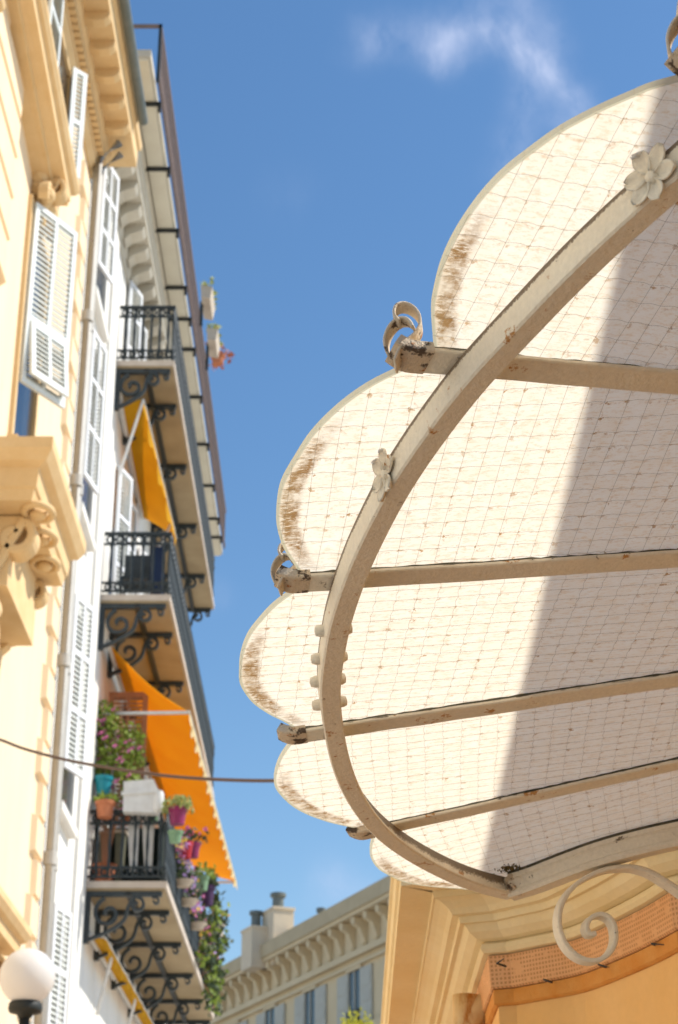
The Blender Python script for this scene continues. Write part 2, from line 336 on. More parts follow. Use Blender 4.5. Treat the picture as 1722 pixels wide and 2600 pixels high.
# measured wire lattices: origin, one cell along, one cell across (pixels), number of cells, and which set is crimped
kz = 400 / 1568
def gp(ox, oy, x, y): return onP(ox + x * kz, oy + y * kz, .003).xy
lat = {1: (gp(1200, 400, 900, 243), gp(1200, 400, 1370, 320), 2, gp(1200, 400, 357, 1270), 5, 'u'),
       2: (gp(1100, 1000, 433, 123), gp(1100, 1000, 1507, 85), 5, gp(1100, 1000, 45, 1533), 10, 'u'),
       3: (gp(900, 1500, 205, 105), gp(900, 1500, 1240, 38), 5, gp(900, 1500, 20, 935), 9, 'v'),
       4: (gp(1000, 1800, 130, 262), gp(1000, 1800, 1040, 147), 5, gp(1000, 1800, 147, 667), 6, 'v'),
       5: (gp(1000, 1800, 300, 1250), gp(1000, 1800, 940, 1085), 4, gp(1000, 1800, 400, 1490), 4, 'u')}
def glass_material():
    m = bpy.data.materials.new('painted_wired_glass'); m.use_nodes = True; t = m.node_tree; t.nodes.clear(); L = t.links.new
    o = N(t, 'ShaderNodeOutputMaterial')
    uc = N(t, 'ShaderNodeUVMap', uv_map='cell'); ue = N(t, 'ShaderNodeUVMap', uv_map='edge')
    def noise(vec, s, det=6, r=.65, st=None):
        n = N(t, 'ShaderNodeTexNoise'); n.inputs['Scale'].default_value = s; n.inputs['Detail'].default_value = det; n.inputs['Roughness'].default_value = r
        if st:
            mpn = N(t, 'ShaderNodeMapping'); mpn.inputs['Scale'].default_value = st; L(vec, mpn.inputs['Vector']); vec = mpn.outputs[0]
        L(vec, n.inputs['Vector']); return n.outputs[0]
    def rng(x, a, b, c=0., d=1.):
        n = N(t, 'ShaderNodeMapRange'); L(x, n.inputs['Value'])
        for k, v in (('From Min', a), ('From Max', b), ('To Min', c), ('To Max', d)): n.inputs[k].default_value = v
        return n.outputs[0]
    def mix(f, a, b):
        n = N(t, 'ShaderNodeMix', data_type='RGBA')
        if isinstance(f, float): n.inputs['Factor'].default_value = f
        else: L(f, n.inputs['Factor'])
        for k, x in (('A', a), ('B', b)):
            if isinstance(x, tuple): n.inputs[k].default_value = (*x, 1)
            else: L(x, n.inputs[k])
        return n.outputs['Result']
    UV = uc.outputs[0]
    base = mix(rng(noise(UV, .9, 8, .7), .35, .7), (.92, .875, .79), (.90, .81, .68))
    base = mix(rng(noise(UV, 2.6, 8, .8, (.6, 1.7, 1)), .50, .68, 0, .8), base, (.74, .53, .31))
    # rust flecks that sit just beyond the wires
    sx = N(t, 'ShaderNodeSeparateXYZ'); L(UV, sx.inputs[0])
    wob = rng(noise(UV, 1.7, 5), 0, 1, -.55, .45)
    fu = mt(t, 'FRACT', mt(t, 'ADD', sx.outputs[0], mt(t, 'ADD', wob, .06)))
    fv = mt(t, 'FRACT', mt(t, 'ADD', sx.outputs[1], mt(t, 'ADD', wob, .02)))
    nearu = rng(fu, .0, .34, 1, 0); nearv = rng(fv, .04, .42, 1, 0)
    both = mt(t, 'MULTIPLY', nearu, nearv)
    fl = mt(t, 'MULTIPLY', both, rng(noise(UV, 1.1, 4, .7), .46, .60))
    line = mt(t, 'MULTIPLY', mt(t, 'MAXIMUM', rng(fv, .10, .26, 1, 0), nearu), rng(noise(UV, 3.0, 6, .75, (1, 1, 1)), .53, .63))
    fm = mt(t, 'MAXIMUM', rng(mt(t, 'ADD', fl, rng(noise(UV, 9, 5, .75), 0, 1, -.35, .35)), .20, .36), mt(t, 'MULTIPLY', line, .75), True)
    base = mix(mt(t, 'MULTIPLY', fm, rng(noise(UV, .33, 4, .7), .38, .62, .12, .95)), base, (.46, .25, .085))
    dark = rng(noise(UV, 5, 6, .7), .69, .74)
    base = mix(dark, base, (.36, .22, .09))
    # mossy soot streaks held along the lip of each scallop, and a bare glass border
    se = N(t, 'ShaderNodeSeparateXYZ'); L(ue.outputs[0], se.inputs[0])
    streak = noise(UV, 2.0, 8, .8, (.9, 3.4, 1))
    dist = mt(t, 'ADD', se.outputs[0], rng(streak, .2, .8, -.012, .012))
    band = mt(t, 'MULTIPLY', rng(dist, .004, .010), rng(dist, .020, .028, 1, 0))
    band = mt(t, 'MULTIPLY', band, rng(streak, .40, .52))
    band = mt(t, 'MULTIPLY', mt(t, 'MULTIPLY', band, rng(se.outputs[1], .25, .75)), 1.7, True)
    patch = noise(UV, .75, 5, .7)
    band = mt(t, 'MULTIPLY', band, rng(patch, .38, .56, .15, 1))
    base = mix(band, base, (.27, .135, .04))
    halo = mt(t, 'MULTIPLY', rng(se.outputs[0], .0, .030, 1, 0), rng(se.outputs[1], .3, .8, 0, .45))
    base = mix(halo, base, (.55, .42, .25))
    border = rng(mt(t, 'ADD', se.outputs[2], 0.), 0, 1) if False else rng(se.outputs[0], .0025, .0045, 1, 0)
    base = mix(mt(t, 'MULTIPLY', border, .85), base, (.50, .47, .34))
    tr = N(t, 'ShaderNodeBsdfTranslucent'); L(base, tr.inputs['Color'])
    df = N(t, 'ShaderNodeBsdfPrincipled'); L(base, df.inputs['Base Color']); df.inputs['Roughness'].default_value = .5; df.inputs['Specular IOR Level'].default_value = .25
    ms = N(t, 'ShaderNodeMixShader'); ms.inputs[0].default_value = .72; L(df.outputs[0], ms.inputs[1]); L(tr.outputs[0], ms.inputs[2])
    tp = N(t, 'ShaderNodeBsdfTransparent')                         # paint worn thin: the sky shows through
    hole = mt(t, 'MULTIPLY', rng(noise(UV, 2.6, 9, .75, (.7, 1.5, 1)), .62, .72), .5)
    hole = mt(t, 'MULTIPLY', hole, rng(noise(UV, .30, 2), .45, .62))
    hole = mt(t, 'ADD', hole, mt(t, 'MULTIPLY', border, .06), True)
    m2 = N(t, 'ShaderNodeMixShader'); L(hole, m2.inputs[0]); L(ms.outputs[0], m2.inputs[1]); L(tp.outputs[0], m2.inputs[2])
    L(m2.outputs[0], o.inputs['Surface']); return m
GLASS = glass_material()
def clear_glass():
    m = bpy.data.materials.new('clear_glass_face'); m.use_nodes = True; t = m.node_tree; t.nodes.clear()
    o = N(t, 'ShaderNodeOutputMaterial'); a = N(t, 'ShaderNodeBsdfTransparent'); a.inputs[0].default_value = (.93, .95, .93, 1)
    b = N(t, 'ShaderNodeBsdfGlossy'); b.inputs['Roughness'].default_value = .15
    x = N(t, 'ShaderNodeMixShader'); x.inputs[0].default_value = .06
    t.links.new(a.outputs[0], x.inputs[1]); t.links.new(b.outputs[0], x.inputs[2]); t.links.new(x.outputs[0], o.inputs['Surface']); return m
CLEAR = clear_glass()
def inside(p, poly):
    c = False; j = len(poly) - 1
    for i in range(len(poly)):
        a, b = poly[i], poly[j]
        if (a[1] > p[1]) != (b[1] > p[1]) and p[0] < (b[0] - a[0]) * (p[1] - a[1]) / (b[1] - a[1]) + a[0]: c = not c
        j = i
    return c
r0 = ribs[0][0]
edges[0] = [V((.70, .77, 0)), V((.60, .72, 0)), V((.48, .74, 0)), V((.37, .83, 0)), V((.31, .93, 0)), V((.30, 1.02, 0)), V((r0.x + .03, r0.y + .01, 0))]
lat[0] = (V((.5, 1.0)), V((.6, 1.05)), 4, V((.45, 1.1)), 4, 'u')
for i in range(0, 6):
    E = [p.xy for p in catmull([onP(q[0], q[1], .003) if len(q) == 2 else q for q in edges[i]], 5)]
    cum = [0.]
    for a, b in zip(E, E[1:]): cum.append(cum[-1] + (b - a).length)
    w0, w1 = ribs[i - 1][1], ribs[i][1]
    nv, nu = len(E) - 1, 34
    org, eu, ku, ev, kv, crimp = lat[i]
    U = (eu - org) / ku; W_ = (ev - org) / kv; det = U.x * W_.y - U.y * W_.x
    def cell(p):
        d = p - org; return ((d.x * W_.y - d.y * W_.x) / det, (U.x * d.y - U.y * d.x) / det)
    grid = []; ed = []
    for j in range(nv + 1):
        t = cum[j] / cum[-1]; e = E[j]; wpt = w0.lerp(w1, t); row = []; er = []
        for k in range(nu + 1):
            s = (k / nu) ** 2.2; p = e.lerp(wpt, s); row.append(p)
            prox = min((p - e).length, (p - E[0]).length * 1.0 + .0, (p - E[-1]).length)
            er.append(((p - e).length, min(1., max(0., (t - .42) * 2.4 if i == 1 else (1.0 - abs(t - .58) * 2.1)))))
        grid.append(row); ed.append(er)
    vs = []; uvc = []; uve = []
    for off in (.003, -.003):
        for j in range(nv + 1):
            for k in range(nu + 1):
                p = grid[j][k]; vs.append(plane(p.x, p.y, off)); cc_ = cell(p); uvc.append((cc_[0] + 37 * i, cc_[1] + 23 * i)); uve.append(ed[j][k])
    n1 = (nv + 1) * (nu + 1); fs = []
    ix = lambda j, k, s: s * n1 + j * (nu + 1) + k
    for j in range(nv):
        for k in range(nu):
            fs.append((ix(j, k, 0), ix(j, k + 1, 0), ix(j + 1, k + 1, 0), ix(j + 1, k, 0)))
            fs.append((ix(j, k, 1), ix(j + 1, k, 1), ix(j + 1, k + 1, 1), ix(j, k + 1, 1)))
        fs.append((ix(j, 0, 0), ix(j + 1, 0, 0), ix(j + 1, 0, 1), ix(j, 0, 1))); fs.append((ix(j, nu, 0), ix(j, nu, 1), ix(j + 1, nu, 1), ix(j + 1, nu, 0)))
    for k in range(nu):
        fs.append((ix(0, k, 0), ix(0, k, 1), ix(0, k + 1, 1), ix(0, k + 1, 0))); fs.append((ix(nv, k, 0), ix(nv, k + 1, 0), ix(nv, k + 1, 1), ix(nv, k, 1)))
    me = bpy.data.meshes.new('glass_pane'); me.from_pydata([tuple(x) for x in vs], [], fs); me.update()
    l1 = me.uv_layers.new(name='cell'); l2 = me.uv_layers.new(name='edge')
    for lp in me.loops:
        l1.data[lp.index].uv = uvc[lp.vertex_index]; l2.data[lp.index].uv = uve[lp.vertex_index]
    me.materials.append(GLASS); me.materials.append(CLEAR)
    for pi, pg in enumerate(me.polygons):
        if pg.normal.dot(NRM) > .5 or pg.normal.dot(NRM) < -.5:
            pg.material_index = 1 if (sum((me.vertices[v].co - plane(me.vertices[v].co.x, me.vertices[v].co.y)).z for v in pg.vertices) > 0) else 0
    pane = put('glass_pane', me, GLASS, canopy)
    # wire lattice cast into the pane, showing on its underside
    poly = E + [w1, w0]; wm = MB(); R = .00017
    cs = [cell(p) for p in poly]; u0, u1 = math.floor(min(c[0] for c in cs)), math.ceil(max(c[0] for c in cs)); v0, v1 = math.floor(min(c[1] for c in cs)), math.ceil(max(c[1] for c in cs))
    for fam in ('u', 'v'):
        for n in range((v0 if fam == 'u' else u0), (v1 if fam == 'u' else u1) + 1):
            a0, a1 = (u0, u1) if fam == 'u' else (v0, v1); cr = fam == crimp; stp = 12 if cr else 3
            run = []; jit = random.uniform(-.05, .05); ph = random.uniform(0, 1)
            for q in range((a1 - a0) * stp + 1):
                a = a0 + q / stp; wob = (.030 * math.sin(2 * math.pi * (a + .25)) if cr else 0) + jit + .03 * math.sin(a * .7 + ph * 6)
                p = org + (U * a + W_ * (n + wob) if fam == 'u' else U * (n + wob) + W_ * a)
                if inside(p, poly): run.append(plane(p.x, p.y, .0036))
                else:
                    if len(run) > 2: wm.tube(run, R, 3, False)
                    run = []
            if len(run) > 2: wm.tube(run, R, 3, False)
    wm.build('wire_mesh', 'wire', pane, kind='stuff')

def flatprof(wd, z0, z1, ch=.0015):
    h = wd / 2
    return [(-h + ch, z0), (h - ch, z0), (h, z0 + ch), (h, z1), (-h, z1), (-h, z0 + ch)]
tipinfo = {}
for k in range(-1, 5):
    a, b = ribs[k]; d = (b - a).normalized(); side = V((-d.y, d.x, 0)); side = (side - NRM * side.dot(NRM)).normalized()
    wd = .036 if k < 4 else .033
    n = 24
    pts = [plane(*(a.lerp(b, i / n)), RB) + NRM * random.uniform(-.0006, .0006) for i in range(n + 1)]
    up = NRM
    r = MB().section(pts, [(side, up)] * (n + 1), flatprof(wd, 0, .0045)).build('rib', 'cream_iron', canopy)
    # putty bedding between bar and pane: ragged dark strip
    pp = []; nn = 90
    ps = [plane(*(a.lerp(b, i / nn)), RB) for i in range(nn + 1)]
    pr = []
    for i in range(nn + 1):
        e = wd / 2 - .002 + random.uniform(-.0006, .0028); lo = .0042 - random.uniform(0, .0012); pr.append([(-e, lo), (e, lo), (e - .003, .0088), (-e + .003, .0088)])
    MB().section(ps, [(side, up)] * (nn + 1), pr).build('putty_strip', 'putty', r)
    # flaking end of the bar, turned up
    t0 = plane(a.x, a.y, RB); D3 = V((d.x, d.y, PA * d.x + PB * d.y)).normalized()
    L_ = .030
    tp = []
    for q in range(9):
        s = q / 8; tp.append(t0 + D3 * (.020 - s * L_ * 1.18) + up * (.0045 + .009 * max(0, s - .45) ** 1.8 * 3))
    m_ = MB()
    fr = []
    for i in range(9):
        dd = (tp[min(i + 1, 8)] - tp[max(i - 1, 0)]).normalized(); nn_ = side.cross(dd).normalized()
        if nn_.dot(up) < 0: nn_ = -nn_
        fr.append((side, nn_))
    m_.section(tp, fr, [[(x * (1.04 - .12 * (i / 8) ** 3), y * 1.12) for x, y in flatprof(wd, -.0048, .0058)] for i in range(9)]).build('flaking_end', 'rusty_iron', r)
    tipinfo[k] = (t0, D3, up, side, tp[-1])
# scrolled finials at the bar ends
def px_local(pts, k=1):
    t0 = tipinfo[k][0]; base = onY(1003, 905, t0.y)
    return [onY(x, y, t0.y) - base for x, y in pts]
FA = px_local([(1000, 922), (1012, 893), (1034, 866), (1054, 845), (1064, 822), (1061, 800), (1046, 783), (1024, 777), (1005, 785), (997, 803), (1000, 818), (1012, 826)])
FB = px_local([(1046, 846), (1042, 832), (1030, 819), (1013, 815), (996, 822), (983, 838), (977, 857), (980, 874), (988, 889)])
for k, (ox, sc_) in {0: ((0, 0, 0), .95), 1: ((0, 0, 0), 1.), 2: ((0, 0, 0), .88)}.items():
    t0, D3, up, side, end = tipinfo[k]
    base = end + V((.004, 0, -.012))
    f_ = thing_f = None
    pa = catmull([base + V((p.x * sc_, p.y + .010 * math.sin(i * .5) * (i / 11), p.z * sc_)) for i, p in enumerate(FA)], 5)
    n = len(pa)
    f1 = MB(); f1.ribbon(pa, V((.10, 1, 0)).normalized() * .021, .0028, [1.35 - .55 * (i / n) for i in range(n)])
    o1 = f1.build('scroll_finial', 'finial_iron', canopy, smooth=True)
    pb = catmull([base + V((p.x * sc_, p.y - .012 + .003 * i, p.z * sc_)) for i, p in enumerate(FB)], 5); n = len(pb)
    f2 = MB(); f2.ribbon(pb, V((.25, 1, .1)).normalized() * .020, .0026, [.55 + .6 * math.sin(math.pi * min(1, (i / n) * .62 + .25)) for i in range(n)])
    f2.build('leaf_end', 'finial_iron', o1, smooth=True)

# curved front beam: box bar under the ribs
HB = .0465
ob = [(1372, 777), (1304, 855), (1183, 981), (1093, 1100), (1035, 1183), (976, 1276), (915, 1400), (881, 1476), (847, 1582), (832, 1647), (820, 1740), (824, 1818), (843, 1932), (885, 2038), (963, 2131), (1073, 2204), (1194, 2262), (1300, 2284)]
ib = [(1424, 787), (1345, 866), (1235, 981), (1133, 1110), (1075, 1191), (1021, 1275), (955, 1400), (920, 1485), (886, 1582), (874, 1647), (858, 1740), (861, 1818), (880, 1932), (920, 2034), (990, 2128), (1085, 2192), (1200, 2246), (1300, 2275)]
cl_ = [onP((a[0] + b[0]) / 2, (a[1] + b[1]) / 2, HB) for a, b in zip(ob, ib)]
first = [onP(x, y, HB) for x, y in ((1960, 280), (1850, 370), (1720, 482), (1600, 587), (1495, 685))]
bl = catmull([plane(.97, .80, HB), plane(.80, .80, HB), plane(.60, .86, HB), plane(.46, .97, HB)] + first[1:] + cl_, 6)
# smooth the hand trace
for _ in range(12):
    bl = [bl[0]] + [(bl[i - 1] + bl[i] * 2 + bl[i + 1]) / 4 for i in range(1, len(bl) - 1)] + [bl[-1]]
fr = []
for i in range(len(bl)):
    d = (bl[min(i + 1, len(bl) - 1)] - bl[max(i - 1, 0)]).normalized(); s_ = NRM.cross(d).normalized(); fr.append((s_, NRM))   # s_ points outwards (away from the wall)
BW, BH = .026, .034
c_ = .0022; h = BW / 2
bp = [(-h, c_), (-h + c_, 0), (h - c_, 0), (h, c_), (h, BH - .012), (h, BH - c_), (h - c_, BH), (-h + .011, BH), (-h + .011, .0065), (-h, .005)]
beam = MB().section(bl, fr, bp).build('front_beam', 'cream_iron', canopy)
at = beam.data.attributes.new('grime', 'FLOAT', 'POINT')
npf = len(bp)
for i_ in range(len(bl) * npf): at.data[i_].value = 1.0 if (i_ % npf) in (5, 6, 7) else (.35 if (i_ % npf) in (1, 10) else 0.)
def grimy(src, name):
    m = src.copy(); m.name = name; t = m.node_tree; L = t.links.new
    p = [n for n in t.nodes if n.type == 'BSDF_PRINCIPLED'][0]; sck = p.inputs['Base Color'].links[0].from_socket
    a = N(t, 'ShaderNodeAttribute', attribute_name='grime'); g_ = N(t, 'ShaderNodeTexCoord')
    n1 = N(t, 'ShaderNodeTexNoise'); n1.inputs['Scale'].default_value = 420; n1.inputs['Detail'].default_value = 5; L(g_.outputs['Object'], n1.inputs['Vector'])
    n2_ = N(t, 'ShaderNodeTexNoise'); n2_.inputs['Scale'].default_value = 25; n2_.inputs['Detail'].default_value = 5; L(g_.outputs['Object'], n2_.inputs['Vector'])
    x = mt(t, 'ADD', mt(t, 'MULTIPLY', a.outputs['Fac'], .74), mt(t, 'ADD', mt(t, 'MULTIPLY', n1.outputs[0], .55), mt(t, 'MULTIPLY', n2_.outputs[0], .35)))
    r_ = N(t, 'ShaderNodeMapRange'); L(x, r_.inputs['Value']); r_.inputs['From Min'].default_value = .78; r_.inputs['From Max'].default_value = .90
    mx = N(t, 'ShaderNodeMix', data_type='RGBA'); L(r_.outputs[0], mx.inputs['Factor']); L(sck, mx.inputs['A']); mx.inputs['B'].default_value = (.20, .15, .10, 1)
    L(mx.outputs['Result'], p.inputs['Base Color']); return m
beam.data.materials.clear(); beam.data.materials.append(grimy(M['cream_iron'], 'grimy_painted_beam'))
def beam_at(px, py):
    best = min(range(2, len(bl) - 2), key=lambda i: (onP(px, py, HB) - bl[i]).length)
    d = (bl[best + 1] - bl[best - 1]).normalized(); return bl[best], d, fr[best][0]
# six-petalled rosettes on the outer face
def rosette(c, n, rot, size):
    n = V(n).normalized(); a = n.orthogonal().normalized(); b = n.cross(a)
    core = MB(); core.lathe(c, [(size * .30, 0), (size * .30, size * .10), (size * .22, size * .24), (size * .10, size * .30), (.0004, size * .31)], 14, n)
    root = core.build('rosette', 'cream_iron', canopy, smooth=True)
    for q in range(6):
        an = rot + q * math.pi / 3 + random.uniform(-.12, .12); p = a * math.cos(an) + b * math.sin(an); s_ = n.cross(p)
        vs = []; fs = []; NU, NV = 8, 6; ln = size * random.uniform(.92, 1.08)
        for lay in (0, 1):
            for i in range(NU + 1):
                t = i / NU; wdt = size * .40 * math.sin(math.pi * min(1, .10 + .82 * t ** 1.15)) ** .8 * (1 if t < .99 else .35)
                for j in range(NV + 1):
                    s = j / NV * 2 - 1
                    z = size * (.12 + .16 * t * t - .06 * math.cos(s * math.pi) * (1 - t) + .10 * s * s) - (size * .09 if lay else 0) + size * .05 * math.exp(-(s / .22) ** 2) * -1
                    vs.append(V(c) + p * (size * .18 + ln * 1.08 * t) + s_ * wdt * s + n * z)
        m1 = (NU + 1) * (NV + 1)
        for lay in (0, 1):
            for i in range(NU):
                for j in range(NV):
                    k0 = lay * m1 + i * (NV + 1) + j; fs.append((k0, k0 + 1, k0 + NV + 2, k0 + NV + 1) if not lay else (k0, k0 + NV + 1, k0 + NV + 2, k0 + 1))
        rim = [j for j in range(NV + 1)] + [i * (NV + 1) + NV for i in range(1, NU + 1)] + [NU * (NV + 1) + j for j in range(NV - 1, -1, -1)] + [i * (NV + 1) for i in range(NU - 1, 0, -1)]
        for x, y in zip(rim, rim[1:] + rim[:1]): fs.append((x, x + m1, y + m1, y))
        MB().add(vs, fs).build('petal', 'cream_iron', root, smooth=True)
    return root
p_, d_, s_ = beam_at(1694, 505)
rosette(p_ + s_ * (BW / 2 - .001) + NRM * .018, s_ * 1.0 + NRM * -.05, .35, .0225)
p_, d_, s_ = beam_at(985, 1250)
rosette(p_ + s_ * (BW / 2 - .002) + NRM * .020, s_, .9, .0225)
for py in (1640, 1703, 1768, 1828):
    p_, d_, s_ = beam_at(845, py)
    m_ = MB()
    c0 = p_ + NRM * (BH * .62)
    prof = [(.0002, -.0225), (.0055, -.0215), (.0075, -.017), (.0075, .017), (.0058, .0225), (.0002, .0238)]
    m_.lathe(c0, [(r * random.uniform(.92, 1.08), h) for r, h in prof], 10, s_)
    m_.build('clamp_stud', 'cream_iron', canopy, smooth=True)

# wall plate: moulded channel against the shop
plb = [(1296, 2281), (1354, 2263), (1440, 2230), (1528, 2199), (1625, 2172), (1722, 2150), (1860, 2122), (2050, 2085)]
pl = catmull([onP(x, y, .050) for x, y in plb], 6)
fr = []
for i in range(len(pl)):
    d = (pl[min(i + 1, len(pl) - 1)] - pl[max(i - 1, 0)]).normalized(); s_ = d.cross(V((0, 0, 1))).normalized(); fr.append((s_, V((0, 0, 1))))   # s_ towards the viewer
pp = [(.000, 0), (.010, -.001), (.0125, .004), (.010, .009), (.006, .012), (.006, .028), (.009, .031), (.009, .038), (-.02, .038), (-.02, 0)]
plate = MB().section(pl, fr, pp).build('wall_plate', 'plate_iron', canopy)
MB().section(pl, fr, [(.0095, .0382), (.0095, .0425), (-.018, .0425), (-.018, .0382)]).build('putty_strip', 'putty', plate)
jp = pl[0]; jn = MB()
for q in range(16):
    ax = V((random.gauss(0, 1), random.gauss(0, 1), random.gauss(0, 1))).normalized(); rr = random.uniform(.004, .008)
    jn.lathe(jp + V((random.uniform(-.012, .016), random.uniform(-.012, .004), random.uniform(.004, .034))) - ax * rr, [(rr * .3, 0), (rr * .9, rr * .5), (rr, rr), (rr * .8, rr * 1.5), (rr * .2, rr * 2)], 7, ax)
jn.build('rusty_joint', 'rusty_iron', canopy, kind='stuff')
# scrolled bracket below the plate
scr = [(1905, 2430), (1820, 2340), (1722, 2266), (1687, 2243), (1647, 2219), (1608, 2207), (1568, 2206), (1528, 2213), (1481, 2234), (1445, 2262), (1421, 2302), (1415, 2346), (1425, 2387), (1448, 2420), (1481, 2440), (1517, 2440), (1545, 2420), (1558, 2389), (1555, 2354), (1540, 2332), (1517, 2325), (1494, 2336), (1485, 2357), (1493, 2374), (1508, 2374)]
YS = onP(1528, 2199, .050).y + .005
sp_ = catmull([onY(x, y, YS) for x, y in scr], 5); n = len(sp_)
MB().ribbon(sp_, V((-.20, 1, .0)).normalized() * .032, .0072, [1 - .12 * (i / n) for i in range(n)]).build('scroll_bracket', 'plate_iron', canopy, smooth=False)
# clump of moss caught in the corner of the last pane
m_ = MB()
cpt = onP(1292, 2203, .004)
for q in range(90):
    m_.leaf(cpt + V((random.gauss(0, .013), random.gauss(0, .012), random.uniform(-.005, .0))), random.uniform(.002, .005))
m_.build('moss_clump', 'moss', canopy, kind='stuff')

# ================================================================== SHOP BEHIND THE CANOPY
YW = 3.9
XC = .0865 * YW
line_px = [(1293, 2427), (1372, 2411), (1477, 2388), (1576, 2346), (1660, 2304), (1722, 2267)]
rc = ray(1262, 2428); tW = YW / rc.y; ZM = rc.z * tW            # top of the mesh band above the eye
XC = rc.x * tW
front = [onZ(x, y, CZ + ZM) for x, y in line_px]
path = [V((XC + .30, 24, 0)), V((XC + .012 * 3, YW + 4, 0)), V((XC, YW, 0))] + [V((p.x, p.y, 0)) for p in catmull(front, 4)[1:]]
e = path[-1]
path += [V((e.x + .07, e.y - .09, 0)), V((1.05, e.y - .2, 0)), V((1.36, e.y - .32, 0)), V((1.40, -3, 0))]
shop = thing('shop_building', 'orange shopfront with curved cream cornice under the canopy', 'building', (XC, YW, 0))
zb = CZ + ZM
# every course of the front is a strip of its own
sweep(MB(), path, [(0, 0), (.0, zb - .105), (-.25, zb - .105), (-.25, 0)], left=False).build('wall', 'shop_orange', shop)
sweep(MB(), path, [(.004, zb - .1045), (.010, zb - .100), (.010, zb - .072), (.004, zb - .0705), (-.20, zb - .0705), (-.20, zb - .1045)], left=False).build('lower_band', 'shop_band', shop)
def mesh_mat():
    m = mat('expanded_mesh_strip', (.80, .43, .20), (.74, .36, .14), 8, .8, 0); t = m.node_tree; L = t.links.new
    p = [n for n in t.nodes if n.type == 'BSDF_PRINCIPLED'][0]
    g = N(t, 'ShaderNodeTexCoord'); sp = N(t, 'ShaderNodeSeparateXYZ'); L(g.outputs['Object'], sp.inputs[0])
    ad = mt(t, 'SUBTRACT', sp.outputs[0], sp.outputs[1])
    a = mt(t, 'SINE', mt(t, 'MULTIPLY', ad, 520.)); b = mt(t, 'SINE', mt(t, 'MULTIPLY', sp.outputs[2], 700.))
    hole = mt(t, 'GREATER_THAN', mt(t, 'MINIMUM', a, b), -.1)
    src = p.inputs['Base Color'].links[0].from_socket
    nz_ = N(t, 'ShaderNodeTexNoise'); nz_.inputs['Scale'].default_value = 30; L(g.outputs['Object'], nz_.inputs['Vector'])
    hole = mt(t, 'MULTIPLY', mt(t, 'MULTIPLY', hole, mt(t, 'LESS_THAN', nz_.outputs[0], .60)), .7)
    mx = N(t, 'ShaderNodeMix', data_type='RGBA'); L(hole, mx.inputs['Factor']); L(src, mx.inputs['A']); mx.inputs['B'].default_value = (.42, .18, .05, 1)
    L(mx.outputs['Result'], p.inputs['Base Color'])
    bp_ = N(t, 'ShaderNodeBump'); bp_.invert = True; bp_.inputs['Distance'].default_value = .002; L(hole, bp_.inputs['Height']); L(bp_.outputs[0], p.inputs['Normal'])
    return m
M['mesh_strip'] = mesh_mat()
sweep(MB(), path, [(.012, zb - .070), (.016, zb - .066), (.020, zb - .002), (-.20, zb - .002), (-.20, zb - .070)], left=False).build('mesh_strip', 'mesh_strip', shop)
def course(name, prof):
    zt = max(z for d, z in prof); z0 = min(z for d, z in prof)
    return sweep(MB(), path, [(d, zb + z) for d, z in prof] + [(-.22, zb + zt), (-.22, zb + z0)], left=False).build(name, 'shop_cream', corn)
corn = sweep(MB(), path, [(d, zb + z) for d, z in [(.014, 0), (.030, .002), (.036, .010), (.034, .020), (.026, .026), (-.22, .026), (-.22, 0)]], left=False).build('cornice', 'shop_cream', shop)
course('moulding', [(.030, .0262), (.044, .030), (.060, .042), (.070, .058)])
course('moulding', [(.080, .0582), (.082, .072), (.094, .074)])
course('moulding', [(.096, .0742), (.104, .086), (.120, .098), (.132, .104)])
course('moulding', [(.136, .1042), (.138, .118)])
course('moulding', [(.206, .1182), (.206, .150), (.212, .154), (.216, .186), (.222, .190), (.222, .205)])
sweep(MB(), path, [(.20, zb + .2055), (.20, zb + .24), (-.6, zb + .24), (-.6, zb + .2055)], left=False).build('roof_edge', 'shop_cream', shop)
# iron spikes left in the band
for x0, y0, x1, y1 in ((1655, 2396, 1688, 2399), (1520, 2449, 1546, 2456), (1381, 2487, 1400, 2496), (1262, 2446, 1280, 2434)):
    a = onZ(x0, y0, zb - .075); b = onY(x1, y1, a.y - .03)
    MB().tube([a + V((.02, .03, 0)), a, b], [.0022, .0022, .0008], 6).build('iron_spike', 'black_iron', shop)
# rusty downpipe just round the corner
pc = onD(1183, 2560, YW + .22); px_ = pc.x
dp = thing_dp = MB()
dp.tube(catmull([V((px_, pc.y, 0)), V((px_, pc.y, zb - .20)), V((px_, pc.y, zb - .115)), V((px_ + .008, pc.y, zb - .08)), V((px_ + .05, pc.y, zb - .045)), V((px_ + .14, pc.y, zb - .02))], 4), .030, 14)
dpo = dp.build('downpipe', mat('orange_rusty_pipe', (.78, .58, .30), (.66, .34, .08), 9, .6, .3, 60, (.50, .20, .03), 14, .56, .08, stretch=(1, 1, .4)), shop, smooth=True)
MB().tube([V((px_, pc.y, zb - .175)), V((px_, pc.y, zb - .150))], .034, 14).build('collar', 'shop_orange', dpo)

